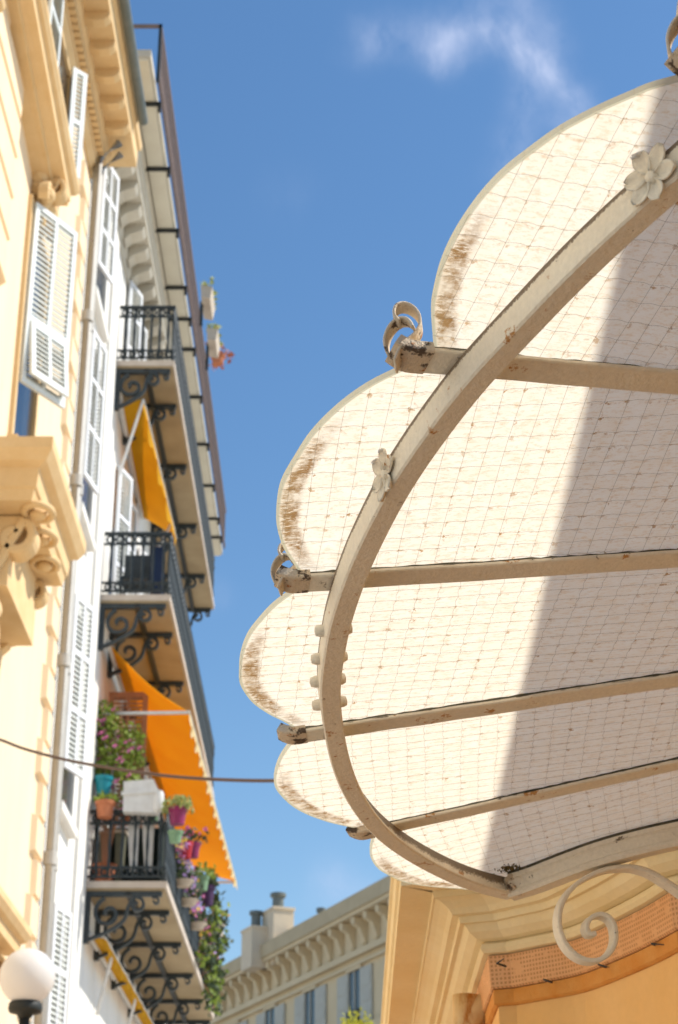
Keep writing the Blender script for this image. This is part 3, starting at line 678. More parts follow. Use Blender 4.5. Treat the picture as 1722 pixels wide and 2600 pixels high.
# unseen storey added over the shop to cast the straight shadow across the panes
ZT = CZ + 1.75
def to_sun(px, py):
    p = onP(px, py); return p + SDIR * ((ZT - p.z) / SDIR.z)
q1, q2 = to_sun(1669, 236), to_sun(1224, 2200)
dq = (q2 - q1) / (q2.y - q1.y)
qa, qb_ = q1 + dq * (-4 - q1.y), q1 + dq * (4.4 - q1.y)
def shadow_attic(name, inset, z0_, z1_, m, par):
    return MB().prism([V((qa.x + inset, qa.y + inset, z0_)), V((qb_.x + inset, qb_.y - inset, z0_)), V((5.5, qb_.y - inset, z0_)), V((5.5, qa.y + inset, z0_))], (0, 0, z1_ - z0_)).build(name, m, par)
at_ = shadow_attic('shadow_attic_wall', .10, zb + .245, ZT - .125, 'shop_orange', shop)
shadow_attic('shadow_attic_moulding', .05, ZT - .12, ZT - .062, 'shop_cream', at_)
shadow_attic('shadow_coping', 0, ZT - .06, ZT, 'shop_cream', at_)

# ================================================================== LEFT SIDE: shared bits
XF = -3.7                                     # plane of the facades
def shutter(parent, hinge, wd, z0, z1, ang, m='shutter', cols=2, secs=(.34, .68), name='shutter', lean=0.):
    """louvred leaf hinged on a vertical edge; ang = swing away from the wall line (degrees), running towards +y"""
    a = math.radians(ang); e = V((math.sin(a), math.cos(a), 0)); nrm = V((math.cos(a), -math.sin(a), 0)); h = V(hinge); h.z = 0
    H_ = z1 - z0; fr_ = .07; th = .022
    def P(s, z, d=0.): return h + e * s + V((0, 0, z)) + nrm * (d + lean * (z1 - z))
    f_ = MB(); b_ = MB()
    def slab(mb, s0, s1, za, zb_, t): mb.prism([P(s0, za, -t), P(s1, za, -t), P(s1, zb_, -t), P(s0, zb_, -t)], nrm * 2 * t)
    slab(f_, 0, fr_, z0, z1, th); slab(f_, wd - fr_, wd, z0, z1, th)
    zs = [z0] + [z0 + H_ * s for s in secs] + [z1]
    for i, z in enumerate(zs):
        za = z if i == 0 else (z - fr_ if i == len(zs) - 1 else z - fr_ / 2)
        slab(f_, fr_, wd - fr_, za, za + fr_, th)
    for c in range(1, cols):
        s = wd * c / cols; slab(f_, s - fr_ * .4, s + fr_ * .4, z0 + fr_, z1 - fr_, th * .9)
    n = int(H_ / .075)
    for i in range(n):
        z = z0 + fr_ + (H_ - 2 * fr_) * (i + .5) / n
        b_.prism([P(fr_, z - .034, .014), P(wd - fr_, z - .034, .014), P(wd - fr_, z + .030, -.014), P(fr_, z + .030, -.014)], nrm * .008)
    o = f_.build(name, m, parent); b_.build('louvre_slats', 'louvre', o, kind='stuff'); return o
def window(parent, y0, y1, z0, z1, m_trim='yellow_trim', sill=True):
    wn = MB().bx(XF - .25, XF + .004, y0, y1, z0, z1).build('window', 'dark_room', parent)
    fm = MB(); t = .10
    fm.bx(XF - .02, XF + .05, y0 - t, y0, z0, z1 + t); fm.bx(XF - .02, XF + .05, y1, y1 + t, z0, z1 + t); fm.bx(XF - .02, XF + .048, y0, y1, z1, z1 + t)
    fm.build('frame', m_trim, wn)
    if sill: MB().bx(XF - .02, XF + .12, y0 - .14, y1 + .14, z0 - .12, z0 - .002).build('sill', m_trim, wn)
    return wn

# ================================================================== YELLOW HOUSE
YP = 22.2
yh = thing('yellow_house', 'pale yellow stuccoed house with ornate window hoods at the left edge', 'building', (XF - 2, 14, 0))
ztop = CZ + 17.2
MB().bx(-11, XF, 2, YP, 0, ztop).build('wall', 'yellow_wall', yh)
z0 = CZ + 16.0
pathY = [V((XF, 2, 0)), V((XF, YP + .05, 0)), V((XF - .9, YP + .05, 0))]
def cyl(name, prof, par, m='yellow_trim'):
    zt = max(z for d, z in prof); zl = min(z for d, z in prof)
    return sweep(MB(), pathY, [(d, z0 + z) for d, z in prof] + [(-.3, z0 + zt), (-.3, z0 + zl)], left=False).build(name, m, par)
cor = cyl('cornice', [(.03, 0), (.06, .05), (.10, .10), (.10, .16)], yh)
cyl('moulding', [(.12, .162), (.12, .42), (.20, .44), (.24, .50)], cor)
cyl('soffit', [(.25, .502), (.25, .62), (.60, .622), (.60, .92), (.64, .95), (.66, 1.05)], cor)
dm = MB().bx(-.05, .05, -.045, .045, -.08, .08).mesh('dentil')
y = 13.5
while y < YP: put('dentil', dm, 'yellow_trim', cor, (XF + .165, y, z0 + .32)); y += .15
mm = MB()
mm.prism([(-.17, -.08, .075), (.17, -.08, .075), (.17, -.08, .0), (.10, -.08, -.06), (-.05, -.08, -.075), (-.17, -.08, -.04)], (0, .16, 0))
mm = mm.mesh('modillion')
y = 14.0
while y < YP + .05: put('modillion', mm, 'yellow_trim', cor, (XF + .42, y, z0 + .545)); y += .60
gy = MB()
gy.tube([V((XF + .74, 2, z0 + 1.02)), V((XF + .74, YP + .05, z0 + 1.02))], .075, 12)
gy.tube([V((XF + .64, 2, z0 + 1.14)), V((XF + .64, YP + .05, z0 + 1.14))], .06, 12)
gy.build('gutter', 'zinc', yh, smooth=True)
# quoins at the party wall
zq = 0.4; i = 0
qb = {}
for wq in (.60, .36):
    hq = .46; ch = .03
    qb[wq] = MB().add([(0, -wq, 0), (0, 0, 0), (0, 0, hq), (0, -wq, hq), (.07, -wq + ch, ch), (.07, -.0, ch), (.07, -.0, hq - ch), (.07, -wq + ch, hq - ch)],
                      [(4, 5, 6, 7), (0, 1, 5, 4), (1, 2, 6, 5), (2, 3, 7, 6), (3, 0, 4, 7), (3, 2, 1, 0)]).mesh('quoin')
while zq < z0 - .5:
    put('quoin', qb[(.60, .36)[i % 2]], 'yellow_wall', yh, (XF + .001, YP - .32, zq)); zq += .48; i += 1
# rusticated courses, upper left
rb = MB().add([(0, -5, 0), (0, 0, 0), (0, 0, .5), (0, -5, .5), (.09, -5, .03), (.09, -.05, .03), (.09, -.05, .47), (.09, -5, .47)],
              [(4, 5, 6, 7), (0, 1, 5, 4), (1, 2, 6, 5), (2, 3, 7, 6), (3, 0, 4, 7), (3, 2, 1, 0)]).mesh('rusticated_course')
for k in range(8): put('rusticated_course', rb, 'yellow_wall', yh, (XF + .001, 16.75, CZ + 10.6 + k * .55))
# string course and window heads: each hood is a moulded shelf on consoles
def hood(y0, y1, za, zb_, dep, th, flat=.45, tilt=0.):
    """mitred moulded hood from y0 to y1, underside za"""
    yy0, yy1 = y0, y1
    def zz(yv): return tilt * (yv - y0)
    prof = [(0, za), (dep * flat, za), (dep * (flat + .03), za + th * .18), (dep * .80, za + th * .22), (dep * .82, za + th * .55), (dep * .92, za + th * .62), (dep, za + th * .8), (dep, za + th), (0, za + th * 1.15)]
    mb = MB(); cut = dep * .35
    pts = [V((XF - .25, yy0, 0)), V((XF, yy0, 0)), V((XF, yy1, 0)), V((XF - .25, yy1, 0))]
    # outward profile swept round three sides
    P3 = [V((XF - .01, y0 + dep, 0)), V((XF - .01, y1 - dep, 0))]
    vs = []; n = len(prof)
    for (yv, sg) in ((y0 + dep, -1), (y1 - dep, 1)):
        for d, z in prof: vs.append(V((XF - .02, yv + sg * d, z + zz(yv))))            # on the wall
        for d, z in prof: vs.append(V((XF + d, yv + sg * d, z + zz(yv))))             # mitred corner
    rows = [0, 1, 3, 2]
    for a, b in ((0, 1), (1, 3), (3, 2)):
        for k in range(n - 1): mb.f.append((a * n + k, b * n + k, b * n + k + 1, a * n + k + 1))
    mb.v = vs
    mb.f.append(tuple([0 * n + 0, 2 * n + 0, 3 * n + 0, 1 * n + 0]))
    o = mb.build('window_hood', 'yellow_trim', yh)
    return o
def console(parent, y, x1, ztop_, s=1., wd=.22):
    mb = MB(); c1 = V((XF + x1 * .62, y, ztop_ - .17 * s)); c2 = V((XF + .10 * s, y, ztop_ - .72 * s))
    pts = spiral(c1, (1, 0, 0), (0, 0, 1), .03 * s, .14 * s, 5.5, -1.2, 22)
    pts = spiral(c1, (-1, 0, 0), (0, 0, 1), .03 * s, .15 * s, 8.4, 2.0, 24) + [V((XF + .16 * s, y, ztop_ - .42 * s))] + spiral(c2, (1, 0, 0), (0, 0, -1), .12 * s, .025 * s, 3.4 - 6.28, 4.6 - 1, 20)
    mb.ribbon(pts, (0, wd, 0), .07 * s)
    mb.prism([(XF - .01, y - wd * .38, ztop_), (XF + x1 * .8, y - wd * .38, ztop_), (XF + x1 * .62, y - wd * .38, ztop_ - .22 * s), (XF + .16 * s, y - wd * .38, ztop_ - .5 * s), (XF + .09 * s, y - wd * .38, ztop_ - .85 * s), (XF - .01, y - wd * .38, ztop_ - .95 * s)], (0, wd * .76, 0))
    return mb.build('console', 'yellow_trim', parent)
def ornament(parent, c, s, n=10):
    m_ = MB()
    for q in range(n):
        cc = V(c) + V((random.uniform(0, .10), random.uniform(-.24, .24), random.uniform(-.22, .2))) * s
        ax = V((random.uniform(.4, 1), random.uniform(-.6, .6), random.uniform(-.4, .4))).normalized(); r = random.uniform(.05, .11) * s
        m_.lathe(cc - ax * r, [(r * .2, 0), (r * .8, r * .4), (r, r), (r * .75, r * 1.6), (r * .2, r * 2)], 8, ax)
    for sg in (-1, 1):
        m_.ribbon(spiral(V(c) + V((.08 * s, sg * .16 * s, .0)), (0, sg, 0), (0, 0, 1), .15 * s, .03 * s, -.8, 5.2, 18), (.10 * s, 0, 0), .05 * s)
    return m_.build('carved_ornament', 'yellow_trim', parent, smooth=False)
# window A with the ajar louvred leaf
hA = hood(14.2, 18.75, CZ + 13.62, 0, .46, .34, tilt=-.16)
console(hA, 18.25, .40, CZ + 13.05, .9); console(hA, 14.9, .40, CZ + 13.6, .9)
ornament(hA, (XF + .06, 18.35, CZ + 12.78), 1.3, 14)
wA = window(yh, 18.02, 19.25, CZ + 9.4, CZ + 12.55)
lf = shutter(yh, (XF + .07, 18.02, 0), .78, CZ + 10.15, CZ + 12.6, 31, cols=2, secs=(.36,))
shutter(yh, (XF + .12, 18.06, 0), .66, CZ + 10.25, CZ + 10.98, 31, cols=2, secs=(), lean=.10, name='tilting_flap')
# deep stone hood C over the lower window
hC = hood(16.3, 18.95, CZ + 7.92, 0, .80, .62, flat=.74)
ornb = MB().bx(XF - .01, XF + .34, 16.9, 18.6, CZ + 7.15, CZ + 7.915).build('frieze_block', 'yellow_trim', hC)
for px_, py_ in ((96, 1301), (104, 1366), (112, 1432)):
    c2 = onZ(px_ + 2, py_, CZ + 7.915); mb = MB()
    mb.tube([c2 + V((math.cos(t) * .14, math.sin(t) * .20, 0)) for t in [6.2832 * q / 20 for q in range(21)]], .04, 8, False)
    mb.lathe(c2, [(.09, 0), (.085, .045), (.05, .075), (.01, .08)], 12, (0, 0, -1))
    mb.build('ring_rosette', 'yellow_trim', hC, smooth=True)
console(hC, 16.95, .62, CZ + 7.9, 1.35, .28); console(hC, 18.6, .50, CZ + 7.9, .9, .22)
ornament(hC, (XF + .12, 17.0, CZ + 6.75), .9, 9)
window(yh, 17.0, 18.3, CZ + 4.3, CZ + 6.9)
shutter(yh, (XF + .08, 16.35, 0), .62, CZ + 4.4, CZ + 6.9, 6, cols=1, secs=(.5,))
hD = hood(15.6, 18.95, CZ + 3.75, 0, .5, .36); console(hD, 18.4, .4, CZ + 3.75, .8); console(hD, 16.4, .4, CZ + 3.75, .8)
window(yh, 16.6, 17.9, CZ + .3, CZ + 3.2)
# window B of the top floor with two folded leaves
window(yh, 18.5, 19.8, CZ + 14.0, CZ + 15.9)
shutter(yh, (XF + .07, 17.85, 0), .64, CZ + 14.72, CZ + 16.3, 3, cols=1, secs=(.5,))
shutter(yh, (XF + .08, 19.7, 0), .24, CZ + 14.25, CZ + 15.98, 45, cols=1, secs=(.5,))
window(yh, 16.0, 16.7, CZ + 15.0, CZ + 15.95)
# pipes running down the party wall
for k, (yy, xx, r) in enumerate(((YP - .12, XF + .13, .065), (YP + .16, XF + .12, .055))):
    m_ = MB(); m_.tube([V((xx, yy, 0)), V((xx, yy, z0 + .2)), V((xx + .3, yy, z0 + .5))], r, 12)
    pipe = m_.build('downpipe', 'pipe', yh, smooth=True)
    for zc in (3, 5.6, 8.2, 10.8, 13.4): MB().tube([V((xx, yy, CZ + zc)), V((xx, yy, CZ + zc + .16))], r * 1.3, 12).build('pipe_collar', 'pipe', pipe)

# ================================================================== WHITE HOUSE
wh = thing('white_house', 'white stuccoed house with iron balconies in the middle of the left row', 'building', (XF - 2, 31, 0))
Y1 = 40.5
MB().bx(-11, XF - .002, YP + .06, Y1, 0, CZ + 17.9).build('wall', 'white_wall', wh)
zc = CZ + 17.05
pathW = [V((XF, YP + .07, 0)), V((XF, Y1, 0)), V((XF - 1, Y1, 0))]
def wcy(name, prof, par, m='grey_stone'):
    zt = max(z for d, z in prof); zl = min(z for d, z in prof)
    return sweep(MB(), pathW, [(d, zc + z) for d, z in prof] + [(-.3, zc + zt), (-.3, zc + zl)], left=False).build(name, m, par)
wco = wcy('cornice', [(.03, 0), (.05, .10), (.08, .16), (.08, .40)], wh)
wcy('corona', [(.44, .402), (.44, .56), (.48, .60), (.48, .84), (.52, .88)], wco)
mo = MB()
mo.prism([(0, -.15, 0), (.33, -.15, 0), (.33, -.15, -.05), (.29, -.15, -.12), (.20, -.15, -.16), (.10, -.15, -.20), (0, -.15, -.30)], (0, .30, 0))
mo = mo.mesh('modillion')
y = YP + .45
while y < Y1: put('modillion', mo, 'grey_stone', wco, (XF + .085, y, zc + .398)); y += .62
# top terrace: slab with hooks and a long railing
terr = thing_t = MB().bx(XF - .5, -2.86, 21.95, Y1 + .1, CZ + 18.0, CZ + 18.14).build('terrace', 'grey_stone', wh)
MB().bx(-3.16, -2.90, 21.97, Y1 + .08, CZ + 17.955, CZ + 17.998).build('soffit_board', mat('pale_board', (.66, .63, .52), (.60, .56, .46), 2, .85, .1), terr)
for px_, py_ in ((383, 264), (402, 429), (429, 585), (455, 730), (471, 810), (482, 887), (505, 1008), (524, 1128), (543, 1233), (556, 1317), (566, 1364)):
    p = onZ(px_ + 8, py_, CZ + 17.93); yy = p.y
    m_ = MB(); m_.bx(-3.2, -2.80, yy - .03, yy + .03, CZ + 17.90, CZ + 17.953); m_.bx(-2.84, -2.79, yy - .03, yy + .03, CZ + 17.78, CZ + 17.95)
    m_.build('iron_hook', 'black_iron', terr)
rt = MB()
rt.bx(-2.83, -2.79, 22.6, Y1 + .1, CZ + 19.12, CZ + 19.17); rt.bx(-2.83, -2.79, 22.6, Y1 + .1, CZ + 18.2, CZ + 18.24)
rt.bx(-3.5, -2.79, 22.58, 22.63, CZ + 19.12, CZ + 19.17)
rt.build('top_rail', 'brown_iron', terr)
rt = MB(); y = 22.7
while y < Y1: rt.bx(-2.822, -2.798, y - .012, y + .012, CZ + 18.05, CZ + 19.12); y += .11
rt.bx(-2.815, -2.805, 22.65, Y1, CZ + 18.24, CZ + 18.55)
rt.build('railing_bars', 'brown_iron', terr, kind='stuff')
MB().bx(-2.84, -2.79, 22.58, 22.63, CZ + 18.05, CZ + 19.17).build('post', 'dark_iron', terr)
MB().bx(-3.30, -3.27, 22.58, 22.63, CZ + 18.05, CZ + 19.17).build('post', 'dark_iron', terr)

# balcony with every bar, bracket and slab
def spindle():
    m_ = MB(); m_.lathe((0, 0, 0), [(.020, .0), (.020, .12), (.042, .15), (.026, .2), (.019, .3), (.028, .5), (.019, .7), (.026, .78), (.040, .83), (.020, .86), (.020, .98)], 6); m_.smooth = True
    return m_.mesh('baluster')
SP = spindle()
def balcony(xo, z, y0, y1, mat_edge='slab_edge'):
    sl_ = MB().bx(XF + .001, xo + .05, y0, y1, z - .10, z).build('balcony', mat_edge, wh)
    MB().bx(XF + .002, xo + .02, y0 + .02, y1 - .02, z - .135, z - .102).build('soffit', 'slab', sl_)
    MB().bx(XF + (xo - XF) * .55 - .04, XF + (xo - XF) * .55 + .04, y0 + .03, y1 - .03, z - .20, z - .137).build('carrier_beam', 'black_iron', sl_)
    r = MB()
    r.bx(xo - .02, xo + .03, y0 + .02, y1, z + 1.03, z + 1.08); r.bx(XF, xo - .021, y0 + .02, y0 + .07, z + 1.03, z + 1.08)
    r.build('handrail', 'dark_iron', sl_)
    r = MB()
    for zz in (.06, .20, .86): r.bx(xo - .012, xo + .022, y0 + .03, y1, z + zz, z + zz + .03); r.bx(XF, xo - .013, y0 + .03, y0 + .06, z + zz, z + zz + .03)
    r.build('cross_rails', 'dark_iron', sl_)
    # frieze of rings between the upper and between the lower rails
    r = MB()
    def ring(c, ax, rr):
        a = V((0, 0, 1)); b = V(ax).cross(a)
        r.tube([V(c) + (a * math.cos(t) + b * math.sin(t)) * rr for t in [6.2832 * q / 10 for q in range(11)]], .017, 4, False, ref=ax)
    x = XF + .1
    while x < xo: ring((x, y0 + .045, z + .955), (0, 1, 0), .06); ring((x, y0 + .045, z + .145), (0, 1, 0), .05); x += .15
    y = y0 + .15
    while y < y1: ring((xo + .005, y, z + .955), (1, 0, 0), .06); ring((xo + .005, y, z + .145), (1, 0, 0), .05); y += .18
    r.build('ring_frieze', 'dark_iron', sl_, kind='stuff')
    x = XF + .12
    while x < xo - .05: put('baluster', SP, 'dark_iron', sl_, (x, y0 + .045, z + .05)); x += (xo - XF - .2) / 5
    y = y0 + .05
    while y < y1: put('baluster', SP, 'dark_iron', sl_, (xo + .005, y, z + .05)); y += .2
    dep = xo - XF
    for yb in (y0 + .08, y0 + 1.3, y0 + 3.6, y0 + 6.2, y0 + 8.7, y1 - .12):
        if yb > y1: continue
        b = MB(); zt = z - .14
        b.bx(XF, xo - .02, yb - .045, yb + .045, zt - .07, zt - .002)
        b.bx(XF, XF + .07, yb - .05, yb + .05, zt - .75, zt - .071)
        wv = (0, .085, 0)
        b.ribbon(spiral((XF + dep * .30, yb, zt - .32), (-1, 0, 0), (0, 0, 1), .235, .04, 1.3, -6.6, 30), wv, .05)
        b.ribbon(spiral((XF + dep * .66, yb, zt - .20), (1, 0, 0), (0, 0, 1), .135, .03, 1.9, -5.2, 24), wv, .042)
        b.ribbon(catmull([(XF + .06, yb, zt - .70), (XF + dep * .3, yb, zt - .585), (XF + dep * .50, yb, zt - .42), (XF + dep * .56, yb, zt - .20), (XF + dep * .64, yb, zt - .075)], 5), wv, .045)
        b.ribbon(spiral((XF + dep * .90, yb, zt - .14), (1, 0, 0), (0, 0, 1), .07, .02, 2.4, -3.4, 14), wv, .03)
        b.build('scroll_bracket', 'dark_iron', sl_)
    return sl_
b1 = balcony(-2.79, CZ + 15.15, 26.2, 36.9)
b2 = balcony(-2.67, CZ + 10.85, 26.0, 37.0)
b3 = balcony(-2.57, CZ + 6.43, 26.3, 37.4)
# louvred leaves and openings
for za, zb_, an, wd_ in ((15.0, 16.95, 14, .62), (11.45, 13.85, 10, .67), (7.15, 9.62, 18, .60), (2.9, 5.35, 12, .62)):
    wn = window(wh, 23.0, 24.2, CZ + za - (.5 if za > 5 else 0), CZ + zb_ - .05, 'white_wall')
    shutter(wh, (XF + .07, 23.02, 0), wd_, CZ + za, CZ + zb_, an, 'shutter_white', cols=2, secs=(.34, .67))
for zf in (15.16, 10.86, 6.44):
    for yy in (26.9, 30.2, 33.4):
        dw = MB().bx(XF - .2, XF + .003, yy, yy + 1.1, CZ + zf, CZ + zf + 2.0 if zf > 15 else CZ + zf + 2.7).build('balcony_door', 'dark_room', wh)
        top = CZ + zf + (1.98 if zf > 15 else 2.66)
        shutter(wh, (XF + .06, yy - .05, 0), .55, CZ + zf + .02, top, 16, 'shutter_white', cols=1, secs=(.34, .67))
        shutter(wh, (XF + .06, yy + 1.15, 0), .55, CZ + zf + .02, top, 12, 'shutter_white', cols=1, secs=(.34, .67))
# flat bands of the white front
MB().bx(XF, XF + .05, 24.95, 25.35, 0, CZ + 16.9).build('pilaster_strip', 'white_wall', wh)
# red-brown wooden leaf standing out on the lowest balcony
lr = MB(); YR = 27.35
for x0_, x1_, za, zb_ in ((-3.66, -3.58, 6.5, 9.72), (-3.12, -3.04, 6.5, 9.72), (-3.58, -3.12, 9.62, 9.72), (-3.58, -3.12, 8.3, 8.38), (-3.58, -3.12, 6.5, 6.62), (-3.37, -3.33, 6.62, 9.62)):
    lr.bx(x0_, x1_, YR - .025, YR + .025, CZ + za, CZ + zb_)
lro = lr.build('wooden_shutter', 'wood_pink', wh)
lb = MB()
for q in range(44): lb.box((-3.35, YR, CZ + 6.68 + q * .068), (.225, 0, 0), (0, .014, .01), (0, -.004, .012))
lb.build('louvre_slats', 'wood_pink', lro, kind='stuff')

# ================================================================== AWNINGS
def awning(name, label, near_in, near_out, far_in, far_out, m, mv, val, sag=.05, scal=.28, group='awnings'):
    near_in, near_out, far_in, far_out = map(V, (near_in, near_out, far_in, far_out))
    t = thing(name, label, 'awning', near_in)
    nu, nv_ = 14, 40; vs = []; fs = []
    def pt(s, q):
        p = near_in.lerp(far_in, q).lerp(near_out.lerp(far_out, q), s)
        p.z -= sag * math.sin(math.pi * s) + .012 * math.sin(q * 40 + s * 3) * s; return p
    for off in (0, .006):
        for i in range(nv_ + 1):
            for j in range(nu + 1): vs.append(pt(j / nu, i / nv_) + V((0, 0, off)))
    m1 = (nu + 1) * (nv_ + 1)
    for i in range(nv_):
        for j in range(nu):
            a = i * (nu + 1) + j; fs.append((a, a + 1, a + nu + 2, a + nu + 1)); fs.append((m1 + a, m1 + a + nu + 1, m1 + a + nu + 2, m1 + a + 1))
    MB().add(vs, fs).build('canvas', m, t, smooth=True)
    # scalloped valance
    n = int((far_out - near_out).length / scal); vs = []; fs = []
    per = 6
    for i in range(n * per + 1):
        q = i / (n * per); p = near_out.lerp(far_out, q); dz = val * (.62 + .38 * abs(math.sin(math.pi * i / per)))
        swing = .03 * math.sin(i * .35)
        for off in (0, .005): vs += [p + V((off, 0, .0)), p + V((off + swing, 0, -dz))]
    for i in range(n * per):
        a = i * 4; fs += [(a, a + 1, a + 5, a + 4), (a + 2, a + 6, a + 7, a + 3), (a + 1, a + 3, a + 7, a + 5)]
    MB().add(vs, fs).build('valance', mv, t)
    MB().tube([near_in + V((0, -.06, 0)), far_in], .045, 10).build('roller', 'white_metal', t, smooth=True)
    MB().tube([near_out + V((0, -.04, 0)), far_out], .018, 8).build('front_bar', 'white_metal', t, smooth=True)
    return t
ZA = CZ + 14.78
aw1 = awning('awning', 'golden yellow scalloped awning under the topmost iron balcony', (XF + .06, 26.45, ZA - .30), (-3.25, 26.45, ZA - .25), (XF + .06, 30.4, ZA - .55), (-2.92, 29.6, ZA - 1.35), 'yellow_cloth', 'yellow_cloth', .22, -.03)
for y0_, a in ((26.42, V((-3.25, 26.42, ZA - .25))), (29.2, V((-2.96, 29.2, ZA - 1.2)))):
    b = V((XF + .08, y0_ + .3, a.z - 1.25)); MB().bar(b, a, .035, .035).build('arm', 'white_metal', aw1)
nin = onX(277, 1634, XF + .12); nout = onY(481, 1809, nin.y + .3)
fout = onX(600, 2240, nout.x + .10); fin = V((nin.x, fout.y, nin.z - .1))
aw2 = awning('awning', 'bright orange awning sloping out above the flower-filled balcony', nin, nout, fin, fout, 'orange_cloth', 'pale_cloth', .20, .10)
for q in (0, 1.0):
    a = nout.lerp(fout, q); a2 = V((XF + .05, a.y, a.z - .02)); MB().bar(a2, a, .05, .04).build('arm', 'white_metal', aw2)
n3 = onX(226, 2372, XF + .05); o3 = onY(268, 2382, n3.y); f3 = V((n3.x, 37, n3.z)); g3 = V((o3.x + .02, 37, o3.z))
aw3 = awning('awning', 'mustard yellow rolled awning below the lowest balcony, cut by the frame', n3, o3, f3, g3, 'yellow_cloth', 'yellow_cloth', .14, .02)
for y_ in (28.0, 31.5): MB().bar((XF + .04, y_, n3.z - .9), (o3.x, y_ - .5, o3.z - .02), .04, .04).build('arm', 'white_metal', aw3)

# ================================================================== THINGS ON THE BALCONIES
def pot(name, label, c, r, h, m, plant=None, n=60, spread=.22, ph=.3, leafsize=.05, group='pots on the lowest balcony', flower=None, fn=10, droop=0., cat='flower pot', taper=.72):
    t = thing(name, label, cat, c, group)
    MB().lathe(c, [(r * taper, 0), (r * .9, h * .75), (r * 1.0, h * .78), (r * 1.06, h), (r * .9, h), (r * .85, h * .85), (.01, h * .85)], 16).build('pot', m, t, smooth=False)
    if plant:
        m_ = MB()
        for q in range(n):
            a = random.uniform(0, 6.283); rr = spread * random.random() ** .5; zz = h + ph * random.random() * (1 - .4 * rr / spread) - droop * rr / spread * random.random()
            m_.leaf(V(c) + V((math.cos(a) * rr, math.sin(a) * rr, zz)), leafsize * random.uniform(.6, 1.3))
        m_.build('foliage', plant, t, kind='stuff')
    if flower:
        m_ = MB()
        for q in range(fn):
            a = random.uniform(0, 6.283); rr = spread * random.random() ** .5
            cc = V(c) + V((math.cos(a) * rr, math.sin(a) * rr, h + ph * random.uniform(.3, 1)))
            for w_ in range(5): m_.leaf(cc + V((random.gauss(0, .012),) * 3), .03, asp=.8)
        m_.build('flowers', flower, t, kind='stuff')
    return t
ZR = CZ + 6.43 + 1.08; YN = 26.3
# climbing shrub at the near end of the lowest balcony
sh = thing('climbing_shrub', 'leafy green climbing shrub with pink blooms at the near end of the lowest balcony', 'shrub', (-3.5, 26.75, CZ + 6.44))
cs_ = [onY(x, y, 26.6) for x, y in ((262, 1815), (285, 1850), (255, 1880), (300, 1905), (335, 1870), (270, 1940), (315, 1950), (345, 1925), (250, 1960), (330, 1990), (240, 1850))]
m_ = MB(); mf = MB(); mst = MB()
for c in cs_:
    rr = random.uniform(.16, .30)
    for q in range(120):
        d = V((random.gauss(0, 1), random.gauss(0, 1), random.gauss(0, 1))).normalized() * rr * random.random() ** .4; m_.leaf(c + d, random.uniform(.03, .065))
    for q in range(3):
        d = V((random.gauss(0, 1), -abs(random.gauss(0, 1)), random.gauss(0, 1))).normalized() * rr
        for w_ in range(6): mf.leaf(c + d + V((random.gauss(0, .02),) * 3), .035, asp=.8)
    mst.tube(catmull([(-3.5, 26.75, CZ + 6.5), (-3.5 + (c.x + 3.5) * .3, 26.7, CZ + 7.3), tuple(c)], 4), [.02 - .0018 * q for q in range(9)], 5)
m_.build('foliage', 'leaf', sh, kind='stuff'); mf.build('blooms', 'pink', sh, kind='stuff'); mst.build('stem', 'wood_pink', sh, kind='stuff')
MB().lathe((-3.5, 26.75, CZ + 6.435), [(.13, 0), (.18, .3), (.2, .34), (.17, .34), (.01, .30)], 14).build('pot', 'terracotta', sh)
p = onY(262, 2020, YN + .12); pot('teal_bucket', 'teal plastic bucket with white rim standing behind the near railing', (p.x, p.y - .02, p.z), .14, .28, 'teal', None, group='pots on the lowest balcony')
p = onY(266, 2076, YN - .12); pot('terracotta_pot', 'terracotta flower pot hung on the near railing below the teal bucket', (p.x, p.y, p.z), .15, .24, 'terracotta', 'leaf', 50, .20, .16, .05)
p = onY(450, 2104, YN - .02); pot('magenta_pot', 'magenta plant pot with a bushy pale plant hung on the balcony corner', (p.x + .02, p.y - .22, p.z), .14, .25, 'magenta', 'leaf_pale', 230, .24, .20, .045, droop=.1)
p = onY(326, 1962, YN + .2); pot('geranium_pot', 'small pot of bright pink geraniums behind the white box', (p.x, p.y, ZR - .18), .09, .16, 'terracotta', 'leaf', 40, .16, .16, .04, flower='pink', fn=9)
p = onY(392, 2010, YN + .2); pot('small_green_pot', 'small pot of pale shoots between the white box and the magenta pot', (p.x, p.y, ZR - .15), .09, .15, 'green_plastic', 'leaf_pale', 40, .18, .24, .04)
# white box hung on the near railing
wb = thing('white_box', 'white plastic storage box with tilted lid hung on the near balcony railing', 'box', onY(355, 2063, YN - .2))
bxo = [onY(x, y, YN - .16) for x, y in ((312, 2060), (402, 2063), (408, 2018), (390, 1978), (314, 1984))]
MB().prism([b + V((0, 0, .0)) for b in bxo], (0, .22, 0)).build('body', 'white_metal', wb)
MB().prism([onY(x, y, YN - .19) for x, y in ((308, 2018), (409, 2012), (409, 2005), (308, 2010))], (0, .05, 0)).build('lid_edge', 'white_metal', wb)
MB().lathe(onY(402, 2060, YN - .12), [(.075, 0), (.08, .02), (.08, .26), (.06, .30), (.02, .31)], 12).build('white_canister', 'white_metal', wb, smooth=True)
for k, (xa, xb) in enumerate(((324, 356), (361, 394))):
    P4 = [onY(x, y, YN + .16) for x, y in ((xa, 2062), (xb, 2062), (xb - 4, 2130), (xb - 8, 2212), (xa + 6, 2214), (xa + 2, 2130))]
    o = MB().prism(P4, (0, .03, 0)).build('hanging_cloth', 'white_metal', None)
    o['label'] = ('white cloth hanging behind the railing, nearer the wall', 'white cloth hanging behind the railing, nearer the balcony corner')[k]; o['category'] = 'cloth'; o['group'] = 'cloths behind the lowest railing'
